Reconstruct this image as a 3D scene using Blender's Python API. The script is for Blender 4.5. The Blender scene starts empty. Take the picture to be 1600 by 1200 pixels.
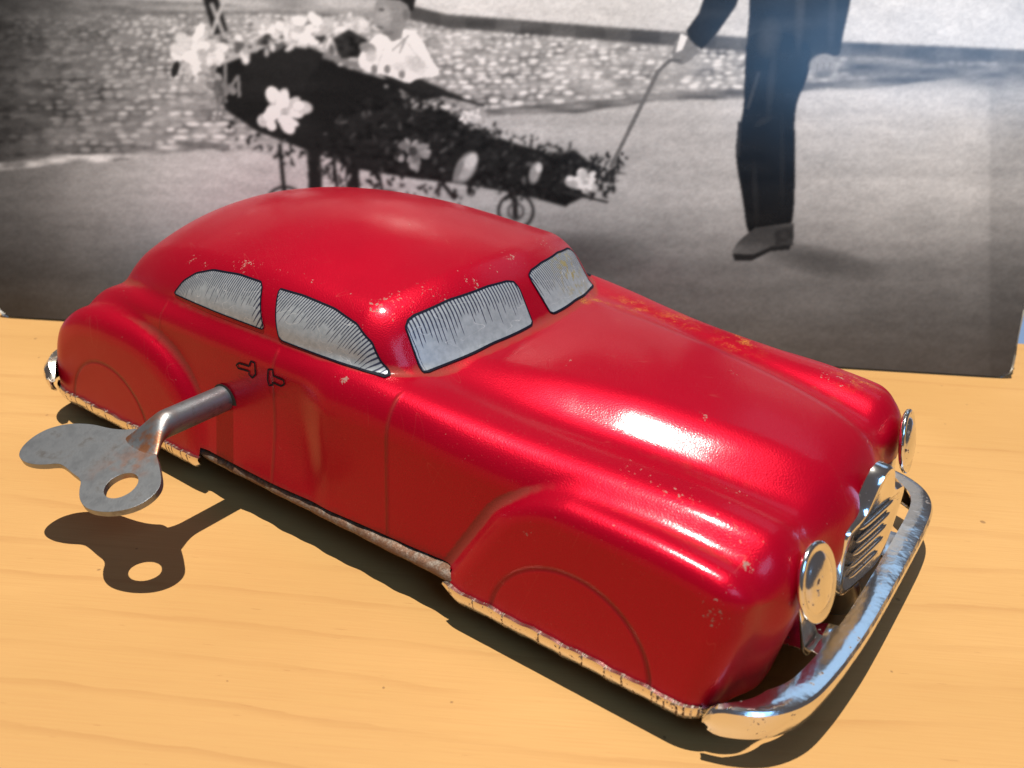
import bpy, bmesh, math, random
import numpy as np
from mathutils import Matrix, Vector
from mathutils.geometry import delaunay_2d_cdt

random.seed(4)
rng = np.random.default_rng(7)
SC = bpy.context.scene
COL = SC.collection
CM = 0.01                      # every length below is in centimetres

# ---------------------------------------------------------------- camera
FPX = 1428.4                   # focal length in pixels of the 1600 px wide photograph
CAM = np.array([9.66, -12.604, 9.752])
ROT = np.array([[0.81983, 0.570457, 0.049567],
                [-0.290774, 0.340181, 0.894275],
                [0.493284, -0.747567, 0.444765]])      # world -> camera axes
cam_d = bpy.data.cameras.new('camera')
cam = bpy.data.objects.new('camera', cam_d)
COL.objects.link(cam)
cam_d.sensor_width = 4.8
cam_d.lens = 4.8 * FPX / 1600
cam_d.clip_start = 0.005
cam_d.clip_end = 50
cam_d.dof.use_dof = True
cam_d.dof.focus_distance = 0.158
cam_d.dof.aperture_fstop = 4.6
mw = Matrix([list(ROT[:, i]) for i in range(3)]).to_4x4()
mw.translation = Vector(CAM * CM)
cam.matrix_world = mw
SC.camera = cam

# ---------------------------------------------------------------- light
SUN = np.array([-0.08, -0.06, 1.0])            # towards the high sun that comes in through the window
SUN = SUN / np.linalg.norm(SUN)
world = bpy.data.worlds.new('World')
SC.world = world
world.use_nodes = True
bg = world.node_tree.nodes['Background']
bg.inputs[0].default_value = (0.74, 0.66, 0.68, 1)
bg.inputs[1].default_value = 0.12


def aim(o, to):
    d = Vector(to) - o.location
    o.rotation_euler = d.to_track_quat('-Z', 'Y').to_euler()


ld = bpy.data.lights.new('sun_beam', 'SPOT')
ld.energy = 2900
ld.color = (1.0, 0.93, 0.82)
ld.shadow_soft_size = 0.026
ld.spot_size = math.radians(20)
ld.spot_blend = 0.4
sun = bpy.data.objects.new('sun_beam', ld)
COL.objects.link(sun)
sun.location = Vector(SUN * 6.0)
aim(sun, (0, 0.02, 0))


def window_lamp(name, loc, to, sx, sy, power, color):
    d = bpy.data.lights.new(name, 'AREA')
    d.shape = 'RECTANGLE'
    d.size, d.size_y = sx, sy
    d.energy = power
    d.color = color
    o = bpy.data.objects.new(name, d)
    COL.objects.link(o)
    o.location = loc
    aim(o, to)
    return o


window_lamp('window_sky', (0.25, 2.05, 1.85), (0.05, 0, 0), 1.2, 0.85, 3.2, (0.40, 0.66, 1.0))
window_lamp('side_window_sky', (1.72, -0.80, 1.42), (0.06, 0.13, 0.07), 1.0, 0.7, 17, (0.25, 0.55, 1.0))

SC.view_settings.view_transform = 'Standard'
SC.view_settings.look = 'None'
SC.view_settings.gamma = 1
SC.view_settings.exposure = 0
SC.render.engine = 'CYCLES'


# ---------------------------------------------------------------- helpers
def tag(o, label=None, cat=None, kind=None, group=None):
    if label: o['label'] = label
    if cat: o['category'] = cat
    if kind: o['kind'] = kind
    if group: o['group'] = group
    return o


def empty(name, loc=(0, 0, 0)):
    o = bpy.data.objects.new(name, None)
    COL.objects.link(o)
    o.location = Vector(loc) * CM
    o.empty_display_size = 0.02
    return o


def mesh_obj(name, verts, faces, mat, parent=None, smooth=True, normals=None):
    me = bpy.data.meshes.new(name)
    v = np.asarray(verts, dtype=float) * CM
    if isinstance(faces, np.ndarray):
        me.vertices.add(len(v)); me.vertices.foreach_set('co', v.ravel())
        n, k = faces.shape
        me.loops.add(n * k); me.loops.foreach_set('vertex_index', faces.ravel().astype(np.int32))
        me.polygons.add(n)
        me.polygons.foreach_set('loop_start', np.arange(0, n * k, k, dtype=np.int32))
        me.polygons.foreach_set('loop_total', np.full(n, k, dtype=np.int32))
        me.update(calc_edges=True)
    else:
        me.from_pydata([tuple(p) for p in v], [], faces)
    if smooth:
        me.polygons.foreach_set('use_smooth', [True] * len(me.polygons))
    if normals is not None:
        me.normals_split_custom_set_from_vertices([tuple(n) for n in normals])
    me.materials.append(mat)
    me.update()
    o = bpy.data.objects.new(name, me)
    COL.objects.link(o)
    if parent: o.parent = parent
    return o


def bm_obj(name, bm, mat, parent=None, smooth=True):
    me = bpy.data.meshes.new(name)
    bmesh.ops.recalc_face_normals(bm, faces=bm.faces)
    bmesh.ops.scale(bm, vec=(CM, CM, CM), verts=bm.verts)
    bm.to_mesh(me); bm.free()
    if smooth:
        me.polygons.foreach_set('use_smooth', [True] * len(me.polygons))
    me.materials.append(mat)
    o = bpy.data.objects.new(name, me)
    COL.objects.link(o)
    if parent: o.parent = parent
    return o


def attr(o, name, vals):
    a = o.data.attributes.new(name, 'FLOAT', 'POINT')
    a.data.foreach_set('value', np.asarray(vals, dtype=np.float32))


class Nt:
    """short-hand for building node materials"""
    def __init__(s, name):
        s.m = bpy.data.materials.new(name)
        s.m.use_nodes = True
        s.t = s.m.node_tree
        s.b = s.t.nodes['Principled BSDF']

    def n(s, kind, **kw):
        nd = s.t.nodes.new(kind)
        for k, v in kw.items():
            if k.startswith('i_'):
                key = k[2:]
                key = int(key) if key.isdigit() else key.replace('_', ' ')
                s.put(nd.inputs[key], v)
            else:
                setattr(nd, k, v)
        return nd

    def put(s, sock, v):
        if isinstance(v, bpy.types.NodeSocket): s.t.links.new(v, sock)
        elif isinstance(v, bpy.types.Node): s.t.links.new(v.outputs[0], sock)
        else: sock.default_value = v

    def math(s, op, a, b=0.0, c=0.0):
        nd = s.t.nodes.new('ShaderNodeMath'); nd.operation = op
        for i, v in enumerate((a, b, c)): s.put(nd.inputs[i], v)
        return nd.outputs[0]

    def mix(s, f, a, b):
        nd = s.t.nodes.new('ShaderNodeMix'); nd.data_type = 'RGBA'
        s.put(nd.inputs[0], f); s.put(nd.inputs[6], a); s.put(nd.inputs[7], b)
        return nd.outputs[2]

    def mixf(s, f, a, b):
        nd = s.t.nodes.new('ShaderNodeMix'); nd.data_type = 'FLOAT'
        s.put(nd.inputs[0], f); s.put(nd.inputs[2], a); s.put(nd.inputs[3], b)
        return nd.outputs[0]

    def ramp(s, f, p0, p1, v0=0.0, v1=1.0):
        nd = s.t.nodes.new('ShaderNodeMapRange'); nd.interpolation_type = 'SMOOTHSTEP'
        s.put(nd.inputs[0], f); s.put(nd.inputs[1], p0); s.put(nd.inputs[2], p1); s.put(nd.inputs[3], v0); s.put(nd.inputs[4], v1)
        return nd.outputs[0]

    def noise(s, vec, scale, detail=2.0, rough=0.5, dist=0.0):
        nd = s.n('ShaderNodeTexNoise')
        s.put(nd.inputs['Vector'], vec)
        nd.inputs['Scale'].default_value = scale
        nd.inputs['Detail'].default_value = detail
        nd.inputs['Roughness'].default_value = rough
        nd.inputs['Distortion'].default_value = dist
        return nd.outputs[0]

    def pos(s):
        """world position in centimetres"""
        g = s.n('ShaderNodeNewGeometry')
        v = s.n('ShaderNodeVectorMath', operation='SCALE')
        s.put(v.inputs[0], g.outputs['Position']); v.inputs['Scale'].default_value = 100.0
        return v.outputs[0]

    def scaled(s, vec, sc):
        v = s.n('ShaderNodeVectorMath', operation='MULTIPLY')
        s.put(v.inputs[0], vec); v.inputs[1].default_value = sc
        return v.outputs[0]

    def attr(s, name):
        return s.n('ShaderNodeAttribute', attribute_name=name).outputs['Fac']

    def bump(s, h, dist, strength=1.0, normal=None):
        nd = s.n('ShaderNodeBump')
        s.put(nd.inputs['Height'], h)
        nd.inputs['Distance'].default_value = dist * CM
        nd.inputs['Strength'].default_value = strength
        if normal is not None: s.put(nd.inputs['Normal'], normal)
        return nd.outputs[0]

    def set(s, **kw):
        for k, v in kw.items(): s.put(s.b.inputs[k.replace('_', ' ')], v)
        return s.m


def smooth_table(xs, ys, width=0.35):
    """smooth 1-D profile through control points"""
    t = np.linspace(-12, 12, 4801)
    v = np.interp(t, xs, ys)
    k = np.arange(-400, 401) * 0.005
    g = np.exp(-(k / width) ** 2); g /= g.sum()
    v = np.convolve(np.pad(v, 400, mode='edge'), g, mode='valid')
    return lambda x: np.interp(x, t, v).astype(np.float32) if isinstance(x, np.ndarray) else float(np.interp(x, t, v))


def ray(px, py):
    d = ROT.T @ np.array([px - 800.0, -(py - 600.0), -FPX])
    return d / np.linalg.norm(d)


def at_plane(px, py, axis, val):
    d = ray(px, py)
    return CAM + d * (val - CAM[axis]) / d[axis]


def project(P):
    q = (np.asarray(P) - CAM) @ ROT.T
    return 800 + FPX * q[..., 0] / -q[..., 2], 600 - FPX * q[..., 1] / -q[..., 2]


# ---------------------------------------------------------------- materials
def mat_wood():
    k = Nt('beech_veneer')
    p = k.pos()
    mp = k.n('ShaderNodeMapping')
    k.put(mp.inputs[0], p)
    mp.inputs['Rotation'].default_value = (0, 0, math.radians(-31.5))
    v = mp.outputs[0]
    wob = k.noise(k.scaled(v, (0.045, 0.13, 1)), 1.0, 1.0, 0.4)
    sep = k.n('ShaderNodeSeparateXYZ'); k.put(sep.inputs[0], v)
    yy = k.math('ADD', sep.outputs[1], k.math('MULTIPLY', wob, 3.6))
    # broad cathedral bands: soft ramp then a sharper dark line
    ph = k.math('FRACT', k.math('ADD', k.math('MULTIPLY', yy, 1.05), k.math('MULTIPLY', k.noise(k.scaled(v, (0.45, 1.6, 1)), 1.0, 4.0, 0.6), 0.34)))
    line = k.math('MULTIPLY', k.ramp(ph, 0.76, 0.97), k.ramp(ph, 1.0, 0.968))
    fade = k.ramp(k.noise(k.scaled(v, (0.2, 0.8, 1)), 1.0, 3.0), 0.34, 0.64)
    line = k.math('MULTIPLY', line, fade)
    fine = k.noise(k.scaled(v, (0.7, 30, 1)), 1.0, 4.0, 0.65)
    fleck = k.ramp(k.noise(k.scaled(v, (2.2, 20, 1)), 1.0, 1.0, 0.5), 0.74, 0.80)
    blotch = k.noise(k.scaled(v, (0.12, 0.3, 1)), 1.0, 3.0)
    c = k.mix(k.ramp(blotch, 0.3, 0.7), (0.425, 0.24, 0.082, 1), (0.475, 0.275, 0.100, 1))
    c = k.mix(k.math('MULTIPLY', k.ramp(fine, 0.35, 0.75), 0.34), c, (0.375, 0.185, 0.06, 1))
    c = k.mix(k.math('MULTIPLY', line, 0.36), c, (0.32, 0.15, 0.047, 1))
    c = k.mix(k.math('MULTIPLY', fleck, 0.42), c, (0.27, 0.12, 0.038, 1))
    spk = k.ramp(k.noise(p, 5.5, 0.0), 0.86, 0.88)
    c = k.mix(k.math('MULTIPLY', spk, 0.6), c, (0.14, 0.07, 0.03, 1))
    return k.set(Base_Color=c, Roughness=k.mixf(fine, 0.42, 0.58), Specular_IOR_Level=0.32,
                 Normal=k.bump(fine, 0.006, 0.35))


LINES_SEAM = (-1.08, 1.5)
REAR_SEAM = -4.25
ARC_F = (4.97, 0.58, 1.33)
ARC_R = (-5.72, 0.58, 1.22)


def mat_paint():
    k = Nt('red_lacquer_tin')
    p = k.pos()
    sep = k.n('ShaderNodeSeparateXYZ'); k.put(sep.inputs[0], p)
    X, Y, Z = sep.outputs
    # pressed lines: door seams and wheel covers
    def gauss(d, w): return k.math('POWER', 2.718, k.math('MULTIPLY', k.math('MULTIPLY', d, d), -1.0 / (w * w)))
    seam = 0.0
    for xs in LINES_SEAM:
        g = gauss(k.math('SUBTRACT', X, xs), 0.032)
        seam = k.math('ADD', seam, g)
    seam = k.math('ADD', seam, k.math('MULTIPLY', gauss(k.math('SUBTRACT', X, REAR_SEAM), 0.03), k.math('MULTIPLY', k.ramp(Z, 2.6, 2.7), 0.6)))
    seam = k.math('MULTIPLY', seam, k.math('MULTIPLY', k.ramp(Z, 3.42, 3.3), k.ramp(k.math('ABSOLUTE', Y), 3.1, 3.2)))
    arcs = 0.0
    for cx, cz, r in (ARC_F, ARC_R):
        dx = k.math('SUBTRACT', X, cx); dz = k.math('SUBTRACT', Z, cz)
        d = k.math('SQRT', k.math('ADD', k.math('MULTIPLY', dx, dx), k.math('MULTIPLY', dz, dz)))
        arcs = k.math('ADD', arcs, gauss(k.math('SUBTRACT', d, r), 0.035))
    arcs = k.math('MULTIPLY', arcs, k.ramp(k.math('ABSOLUTE', Y), 3.35, 3.45))
    lines = k.math('SUBTRACT', k.math('MULTIPLY', seam, 0.8), arcs)
    grain = k.noise(p, 42.0, 1.0)
    dents = k.noise(p, 0.55, 2.0)
    nrm = k.bump(dents, 0.05, 0.4)
    coatn = nrm
    coatn = k.bump(grain, 0.010, 0.14, coatn)
    nrm = k.bump(grain, 0.010, 0.4, nrm)
    nrm = k.bump(lines, 0.03, 0.9, nrm)
    grime = k.attr('grime'); edge = k.attr('edge'); chip = k.attr('chip'); rust = k.attr('rust')
    base = k.mix(k.noise(p, 0.4, 2.0), (0.33, 0.001, 0.013, 1), (0.39, 0.0016, 0.017, 1))
    # worn chips: bare metal and primer where the tin is convex or knocked
    n1 = k.noise(p, 11.0, 4.0, 0.7)
    n2 = k.noise(p, 30.0, 2.0, 0.6)
    chipm = k.ramp(k.math('ADD', k.math('MULTIPLY', n1, 0.75), k.math('ADD', k.math('MULTIPLY', n2, 0.35), k.math('ADD', k.math('MULTIPLY', edge, 0.085), k.math('MULTIPLY', chip, 0.215)))), 0.79, 0.83)
    # fine random scratches
    def scratch(rot, sc, th):
        mp = k.n('ShaderNodeMapping'); k.put(mp.inputs[0], p)
        mp.inputs['Rotation'].default_value = rot
        v = k.scaled(mp.outputs[0], sc)
        a = k.noise(v, 1.0, 0.0, 0.4, 0.0)
        ln = k.ramp(k.math('ABSOLUTE', k.math('SUBTRACT', a, 0.5)), 0.004, 0.0)
        return k.math('MULTIPLY', ln, k.ramp(k.noise(p, 1.1, 1.0), th, th + 0.06))
    scr = k.math('MAXIMUM', scratch((0.3, 0.2, 0.5), (0.16, 4.2, 0.3), 0.55), scratch((0.1, 0.5, -0.7), (0.2, 3.4, 0.3), 0.58))
    scr = k.math('MULTIPLY', scr, 0.2)
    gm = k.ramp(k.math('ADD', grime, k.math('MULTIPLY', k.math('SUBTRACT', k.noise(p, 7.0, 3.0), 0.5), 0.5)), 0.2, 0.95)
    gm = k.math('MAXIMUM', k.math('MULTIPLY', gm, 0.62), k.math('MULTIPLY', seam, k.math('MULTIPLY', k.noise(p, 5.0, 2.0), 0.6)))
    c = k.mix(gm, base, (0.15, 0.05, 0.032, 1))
    c = k.mix(k.math('MULTIPLY', k.math('MAXIMUM', arcs, 0.0), 0.55), c, (0.10, 0.004, 0.006, 1))
    c = k.mix(k.math('MULTIPLY', scr, 0.8), c, (0.5, 0.12, 0.10, 1))
    c = k.mix(k.math('MULTIPLY', chipm, 0.8), c, k.mix(n2, (0.13, 0.07, 0.05, 1), (0.36, 0.28, 0.24, 1)))
    rustm = k.math('MULTIPLY', rust, k.ramp(k.noise(p, 4.5, 4.0, 0.7), 0.46, 0.60))
    c = k.mix(rustm, c, k.mix(k.ramp(n2, 0.4, 0.65), (0.16, 0.06, 0.02, 1), (0.50, 0.23, 0.03, 1)))
    dust = k.ramp(k.noise(p, 30.0, 2.0, 0.7), 0.66, 0.74)
    c = k.mix(k.math('MULTIPLY', k.math('MULTIPLY', dust, k.ramp(k.noise(p, 0.8, 2.0), 0.45, 0.65)), 0.16), c, (0.6, 0.3, 0.26, 1))
    rough = k.mixf(k.math('MAXIMUM', gm, k.math('MAXIMUM', chipm, rustm)), k.mixf(k.noise(p, 1.3, 3.0), 0.36, 0.46), 0.65)
    return k.set(Base_Color=c, Roughness=rough, Metallic=k.mixf(k.math('MAXIMUM', gm, k.math('MAXIMUM', chipm, rustm)), 0.40, 0.0), Specular_IOR_Level=0.04, Normal=nrm,
                 Coat_Weight=k.mixf(k.math('MAXIMUM', gm, chipm), 0.38, 0.0), Coat_Roughness=k.mixf(k.noise(p, 2.0, 4.0, 0.65), 0.08, 0.24), Coat_IOR=1.42, Coat_Normal=coatn)


def mat_chrome(name='worn_chrome', col=(0.80, 0.80, 0.79), rough=0.13, rustlvl=0.60, ticks=False):
    k = Nt(name)
    p = k.pos()
    n1 = k.noise(p, 5.0, 5.0, 0.68)
    n2 = k.noise(p, 16.0, 3.0, 0.6)
    spot = k.ramp(k.math('ADD', k.math('MULTIPLY', n1, 0.6), k.math('MULTIPLY', n2, 0.4)), rustlvl, rustlvl + 0.04)
    if ticks:      # short vertical rub marks along the strip
        sp = k.n('ShaderNodeSeparateXYZ'); k.put(sp.inputs[0], p)
        q = k.math('ADD', k.math('MULTIPLY', sp.outputs[0], 11.0), k.math('MULTIPLY', n2, 0.8))
        wn = k.n('ShaderNodeTexWhiteNoise', noise_dimensions='1D'); k.put(wn.inputs['W'], k.math('FLOOR', q))
        tk = k.math('MULTIPLY', k.ramp(wn.outputs[0], 0.60, 0.65), k.ramp(k.math('ABSOLUTE', k.math('SUBTRACT', k.math('FRACT', q), 0.5)), 0.22, 0.12))
        tk = k.math('MULTIPLY', tk, k.ramp(n2, 0.40, 0.52))
        spot = k.math('MAXIMUM', spot, tk)
    c = k.mix(spot, (*col, 1), (0.10, 0.055, 0.03, 1))
    return k.set(Base_Color=c, Metallic=k.mixf(spot, 1.0, 0.2), Roughness=k.mixf(spot, k.mixf(n1, rough * 0.7, rough * 1.6), 0.75),
                 Normal=k.bump(k.noise(p, 2.2, 3.0), 0.05, 0.25))


def mat_steel():
    k = Nt('plain_steel')
    p = k.pos()
    n1 = k.noise(p, 3.2, 5.0, 0.65)
    n2 = k.noise(p, 30.0, 2.0, 0.6)
    st = k.ramp(n1, 0.52, 0.75)
    c = k.mix(st, (0.25, 0.265, 0.285, 1), (0.13, 0.12, 0.115, 1))
    sepn = k.attr('rust')
    c = k.mix(k.math('MULTIPLY', sepn, k.ramp(k.noise(p, 4.0, 4.0), 0.4, 0.62)), c, (0.34, 0.13, 0.05, 1))
    return k.set(Base_Color=c, Metallic=0.85, Roughness=k.mixf(n1, 0.26, 0.52), Normal=k.bump(n2, 0.006, 0.3))


def mat_rusty():
    k = Nt('rusty_tin')
    p = k.pos()
    n1 = k.noise(p, 6.0, 5.0, 0.7)
    n2 = k.noise(p, 24.0, 3.0, 0.65)
    c = k.mix(k.ramp(n1, 0.34, 0.56), (0.20, 0.165, 0.135, 1), (0.15, 0.075, 0.042, 1))
    c = k.mix(k.math('MULTIPLY', k.ramp(n2, 0.45, 0.68), 0.6), c, (0.09, 0.05, 0.033, 1))
    return k.set(Base_Color=c, Metallic=0.45, Roughness=k.mixf(n2, 0.42, 0.75), Normal=k.bump(n2, 0.03, 0.5))


def mat_plain(name, col, rough=0.5, metal=0.0, var=0.15, spec=0.5):
    k = Nt(name)
    n1 = k.noise(k.pos(), 6.0, 4.0, 0.6)
    c = k.mix(n1, tuple(x * (1 - var) for x in col) + (1,), tuple(min(1, x * (1 + var)) for x in col) + (1,))
    return k.set(Base_Color=c, Roughness=k.mixf(n1, rough * 0.85, min(1, rough * 1.15)), Metallic=metal, Specular_IOR_Level=spec)


def mat_window():
    """litho-printed silver pane with dark blue hatching hanging from its top edge"""
    k = Nt('printed_window')
    p = k.pos()
    u = k.attr('hu'); dep = k.attr('hd')
    uu = k.math('ADD', k.math('MULTIPLY', u, 1.0), k.attr('hs'))
    idx = k.math('FLOOR', uu); fr = k.math('FRACT', uu)
    wn = k.n('ShaderNodeTexWhiteNoise', noise_dimensions='1D'); k.put(wn.inputs['W'], idx)
    slow = k.noise(k.scaled(p, (1.4, 1.4, 0.0)), 1.0, 2.0)
    ln = k.math('ADD', k.math('MULTIPLY', wn.outputs[0], 0.26), k.math('MULTIPLY', slow, 0.46))
    on = k.ramp(k.math('SUBTRACT', ln, dep), -0.03, 0.03)
    # strokes thin out towards their tips
    duty = k.math('ADD', 0.08, k.math('MULTIPLY', k.ramp(dep, 0.5, 0.0), 0.14))
    stroke = k.ramp(k.math('SUBTRACT', duty, k.math('ABSOLUTE', k.math('SUBTRACT', fr, 0.5))), -0.04, 0.04)
    ink = k.math('MULTIPLY', on, stroke)
    n1 = k.noise(p, 9.0, 4.0, 0.65)
    silver = k.mix(k.ramp(n1, 0.3, 0.7), (0.27, 0.30, 0.325, 1), (0.34, 0.37, 0.40, 1))
    rust = k.attr('rust')
    c = k.mix(k.math('MULTIPLY', ink, 0.93), silver, (0.012, 0.014, 0.045, 1))
    sp = k.math('MULTIPLY', rust, k.ramp(k.noise(p, 8.0, 4.0, 0.7), 0.50, 0.60))
    c = k.mix(sp, c, (0.30, 0.24, 0.06, 1))
    scr = k.ramp(k.math('ABSOLUTE', k.math('SUBTRACT', k.noise(k.scaled(p, (1.2, 1.2, 3.0)), 1.3, 1.0, 0.4, 0.6), 0.5)), 0.004, 0.0)
    c = k.mix(k.math('MULTIPLY', scr, 0.45), c, (0.8, 0.8, 0.8, 1))
    return k.set(Base_Color=c, Metallic=0.35, Roughness=k.mixf(n1, 0.34, 0.5))


def mat_print():
    k = Nt('photographic_paper')
    a = k.n('ShaderNodeAttribute', attribute_name='ink')
    p = k.pos()
    g = k.noise(p, 14.0, 3.0, 0.7)
    c = k.mix(k.math('MULTIPLY', k.ramp(g, 0.3, 0.75), 0.015), a.outputs['Color'], (0.22, 0.21, 0.195, 1))
    return k.set(Base_Color=c, Roughness=k.mixf(k.noise(p, 0.7, 3.0), 0.20, 0.27), Specular_IOR_Level=0.4,
                 Normal=k.bump(k.noise(p, 0.25, 2.0), 0.2, 0.25))


WOOD = mat_wood(); PAINT = mat_paint()
CHROME = mat_chrome(); TRIM = mat_chrome('chrome_trim', (0.80, 0.74, 0.66), 0.2, 0.565, True)
STEEL = mat_steel(); RUSTY = mat_rusty()
WINDOW = mat_window(); INK = mat_plain('blue_black_ink', (0.003, 0.004, 0.012), 0.6, spec=0.12)
DARK = mat_plain('dark_underside', (0.022, 0.018, 0.015), 0.7)
RUBBER = mat_plain('black_tyre', (0.02, 0.02, 0.02), 0.65)
TIN = mat_plain('dull_tin', (0.38, 0.36, 0.32), 0.4, 0.8, 0.3)
PRINT = mat_print()
CARD = mat_plain('worn_white_card', (0.72, 0.69, 0.62), 0.8)

# ---------------------------------------------------------------- table
PE = np.array([0.842, 0.5396, 0.0])            # along the print's foot
PN = np.array([0.5396, -0.842, 0.0])           # from the print towards the viewer
PA = np.array([-13.62, -1.77, 0.0])            # foot of the print's left edge


def table():
    # one board, its far edge a little behind the print
    o = PA - PN * 2.6
    c = []
    for s in (-30, 70):
        for t in (0, 70):
            c.append(o + PE * s + PN * t)
    bm = bmesh.new()
    top = [bm.verts.new(p) for p in (c[0], c[1], c[3], c[2])]
    low = [bm.verts.new(p - np.array([0, 0, 2.2])) for p in (c[0], c[1], c[3], c[2])]
    bm.faces.new(top); bm.faces.new(low[::-1])
    for i in range(4):
        j = (i + 1) % 4
        bm.faces.new((top[i], low[i], low[j], top[j]))
    bmesh.ops.bevel(bm, geom=list(bm.edges), offset=0.12, segments=3, affect='EDGES')
    ob = bm_obj('table_top', bm, WOOD, smooth=False)
    tag(ob, 'light beech wood table top under the red toy car', 'table', 'structure')


table()


def sill():
    # pale blue painted window board, a step lower than the table, behind the print
    o = PA - PN * 2.75
    c = [o + PE * s_ - PN * t_ + np.array([0, 0, -1.6]) for s_, t_ in ((-30, 0), (70, 0), (70, 45), (-30, 45))]
    bm = bmesh.new()
    a = [bm.verts.new(p) for p in c]; b = [bm.verts.new(p - np.array([0, 0, 1.5])) for p in c]
    bm.faces.new(a); bm.faces.new(b[::-1])
    for i in range(4): bm.faces.new((a[i], b[i], b[(i + 1) % 4], a[(i + 1) % 4]))
    bmesh.ops.bevel(bm, geom=list(bm.edges), offset=0.15, segments=3, affect='EDGES')
    ob = bm_obj('window_board', bm, mat_plain('pale_blue_paint', (0.115, 0.18, 0.31), 0.5, 0.0, 0.06), smooth=False)
    tag(ob, 'pale blue painted window board behind the photograph', 'window board', 'structure')


sill()


# ---------------------------------------------------------------- body shape of the toy car (an implicit surface)
def smin(a, b, k):
    h = np.clip(0.5 + 0.5 * (b - a) / k, 0, 1)
    return b + (a - b) * h - k * h * (1 - h)


def rmax(a, b, r):
    return np.minimum(np.maximum(a, b), -r) + np.sqrt(np.maximum(a + r, 0) ** 2 + np.maximum(b + r, 0) ** 2)


T = smooth_table
hull_w = T([-8, -6.5, -5, -3, 0, 2, 4, 6, 7.6], [2.85, 3.15, 3.3, 3.48, 3.6, 3.52, 3.22, 3.08, 2.95])
hull_t = T([-8.2, -7.7, -7.2, -6.5, -5.5, -4, -2, 0, 1, 2, 3, 4, 5, 6, 7.6], [1.3, 2.2, 2.72, 3.05, 3.3, 3.46, 3.52, 3.54, 3.5, 3.38, 3.22, 3.10, 3.02, 2.92, 2.66])
ridge_t = T([-0.5, 1.0, 2.2, 3.5, 5, 6.4, 7.1, 7.6, 8], [3.3, 3.36, 3.26, 3.17, 3.15, 3.15, 3.06, 2.92, 2.6], 0.4)
ridge_y = T([0, 3, 5, 6.5, 7.6], [2.98, 2.78, 2.62, 2.54, 2.48])
hood_w = T([0.5, 2, 4, 6, 7.0, 7.6], [2.8, 2.6, 2.2, 1.85, 1.66, 1.5])
hood_t = T([0, 1.5, 3, 4.5, 6, 6.8, 7.3, 7.7], [3.56, 3.56, 3.66, 3.62, 3.46, 3.32, 3.15, 2.8], 0.3)
roof_t = T([-8.0, -7.5, -6.9, -6.1, -5.1, -4.0, -2.9, -1.8, -0.9, 0.0, 0.7, 1.2, 2],
           [2.2, 2.9, 3.55, 4.17, 4.59, 4.86, 4.99, 5.02, 4.96, 4.83, 4.70, 4.58, 4.3], 0.4)
roof_c = T([-7, -5, -2, -0.5, 1.0, 2.0], [0.11, 0.10, 0.085, 0.075, 0.05, 0.04])
cab_w = T([-7.8, -7.0, -6.0, -4.8, -3, -1, 0.5, 1.5, 2], [1.75, 2.25, 2.68, 3.0, 3.24, 3.28, 3.18, 3.00, 2.93], 0.4)
ftop = T([2.5, 4, 5, 6, 7, 7.7], [2.80, 2.88, 2.90, 2.88, 2.78, 2.6])


def rbox(ay, w, z, t, r):
    qx = ay - w + r; qz = z - t + r
    return np.sqrt(np.maximum(qx, 0) ** 2 + np.maximum(qz, 0) ** 2) + np.minimum(np.maximum(qx, qz), 0) - r


def prims(x, y, z):
    ay = np.abs(y)
    # plan of the whole pressing: rounded rectangle, blunter at the front
    px = x - (-0.12); hx, hy = 7.86, 3.84; rr = np.where(x > 0, 0.85, 0.85).astype(np.float32)
    qx = np.abs(px) - hx + rr; qy = ay - hy + rr
    plan = np.sqrt(np.maximum(qx, 0) ** 2 + np.maximum(qy, 0) ** 2) + np.minimum(np.maximum(qx, qy), 0) - rr
    under = 0.22 * np.sqrt(np.maximum(2.0 - z, 0) ** 2 + 0.04) - 0.04
    front = (x - (7.72 - 0.024 * ay * ay)) + under
    hull = rbox(ay, hull_w(x), z + 0.010 * ay * ay, hull_t(x), 0.42)
    hull = rmax(hull, plan + 0.06, 0.5)
    hull = rmax(hull, front, 0.5)
    rd = rbox(np.abs(ay - ridge_y(x)), 0.66 + 0 * x, z, ridge_t(x), 0.62)
    rd = rmax(rd, x - 7.68 + under, 0.55)
    rd = rmax(rd, -0.2 - x, 0.5)
    hood = rbox(ay, hood_w(x), z + 0.045 * ay * ay, hood_t(x), 1.0)
    hood = rmax(hood, x - (7.84 - 0.05 * ay * ay) + under, 0.5)
    hood = rmax(hood, -0.5 - x, 0.3)
    # front wing around the wheel: slanting rear edge, long top running to the front corner
    e = ((3.15 - x) * 0.875 + (z - 1.6) * 0.484)
    wf = rmax(e, z - ftop(x), 0.75)
    wf = rmax(wf, ay - (3.84 - 0.055 * np.maximum(z - 0.6, 0)), 0.36)
    wf = rmax(wf, plan, 0.25)
    wf = rmax(wf, front, 0.5)
    # rear wing: fat rounded arch
    dx = np.abs(x + 5.4) / 2.64; dz = np.maximum(z - 0.2, 0) / 2.62
    kk = (dx ** 2.5 + dz ** 2.5 + 1e-6) ** (1 / 2.5)
    wr = (kk - 1) * 2.4
    wr = rmax(wr, ay - (3.84 - 0.05 * np.maximum(z - 0.6, 0)), 0.5)
    wr = rmax(wr, plan, 0.3)
    # cabin
    lean = 0.17 * (z - 3.5)
    cabin = rbox(ay, cab_w(x) - lean, z + roof_c(x) * ay * ay, roof_t(x), 0.5)
    ws = ((x - (1.92 - 0.103 * ay * ay)) * 0.80 + (z - 3.67) * 0.585)
    cabin = rmax(cabin, ws, 0.30)
    return hull, rd, hood, wf, wr, cabin


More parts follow.
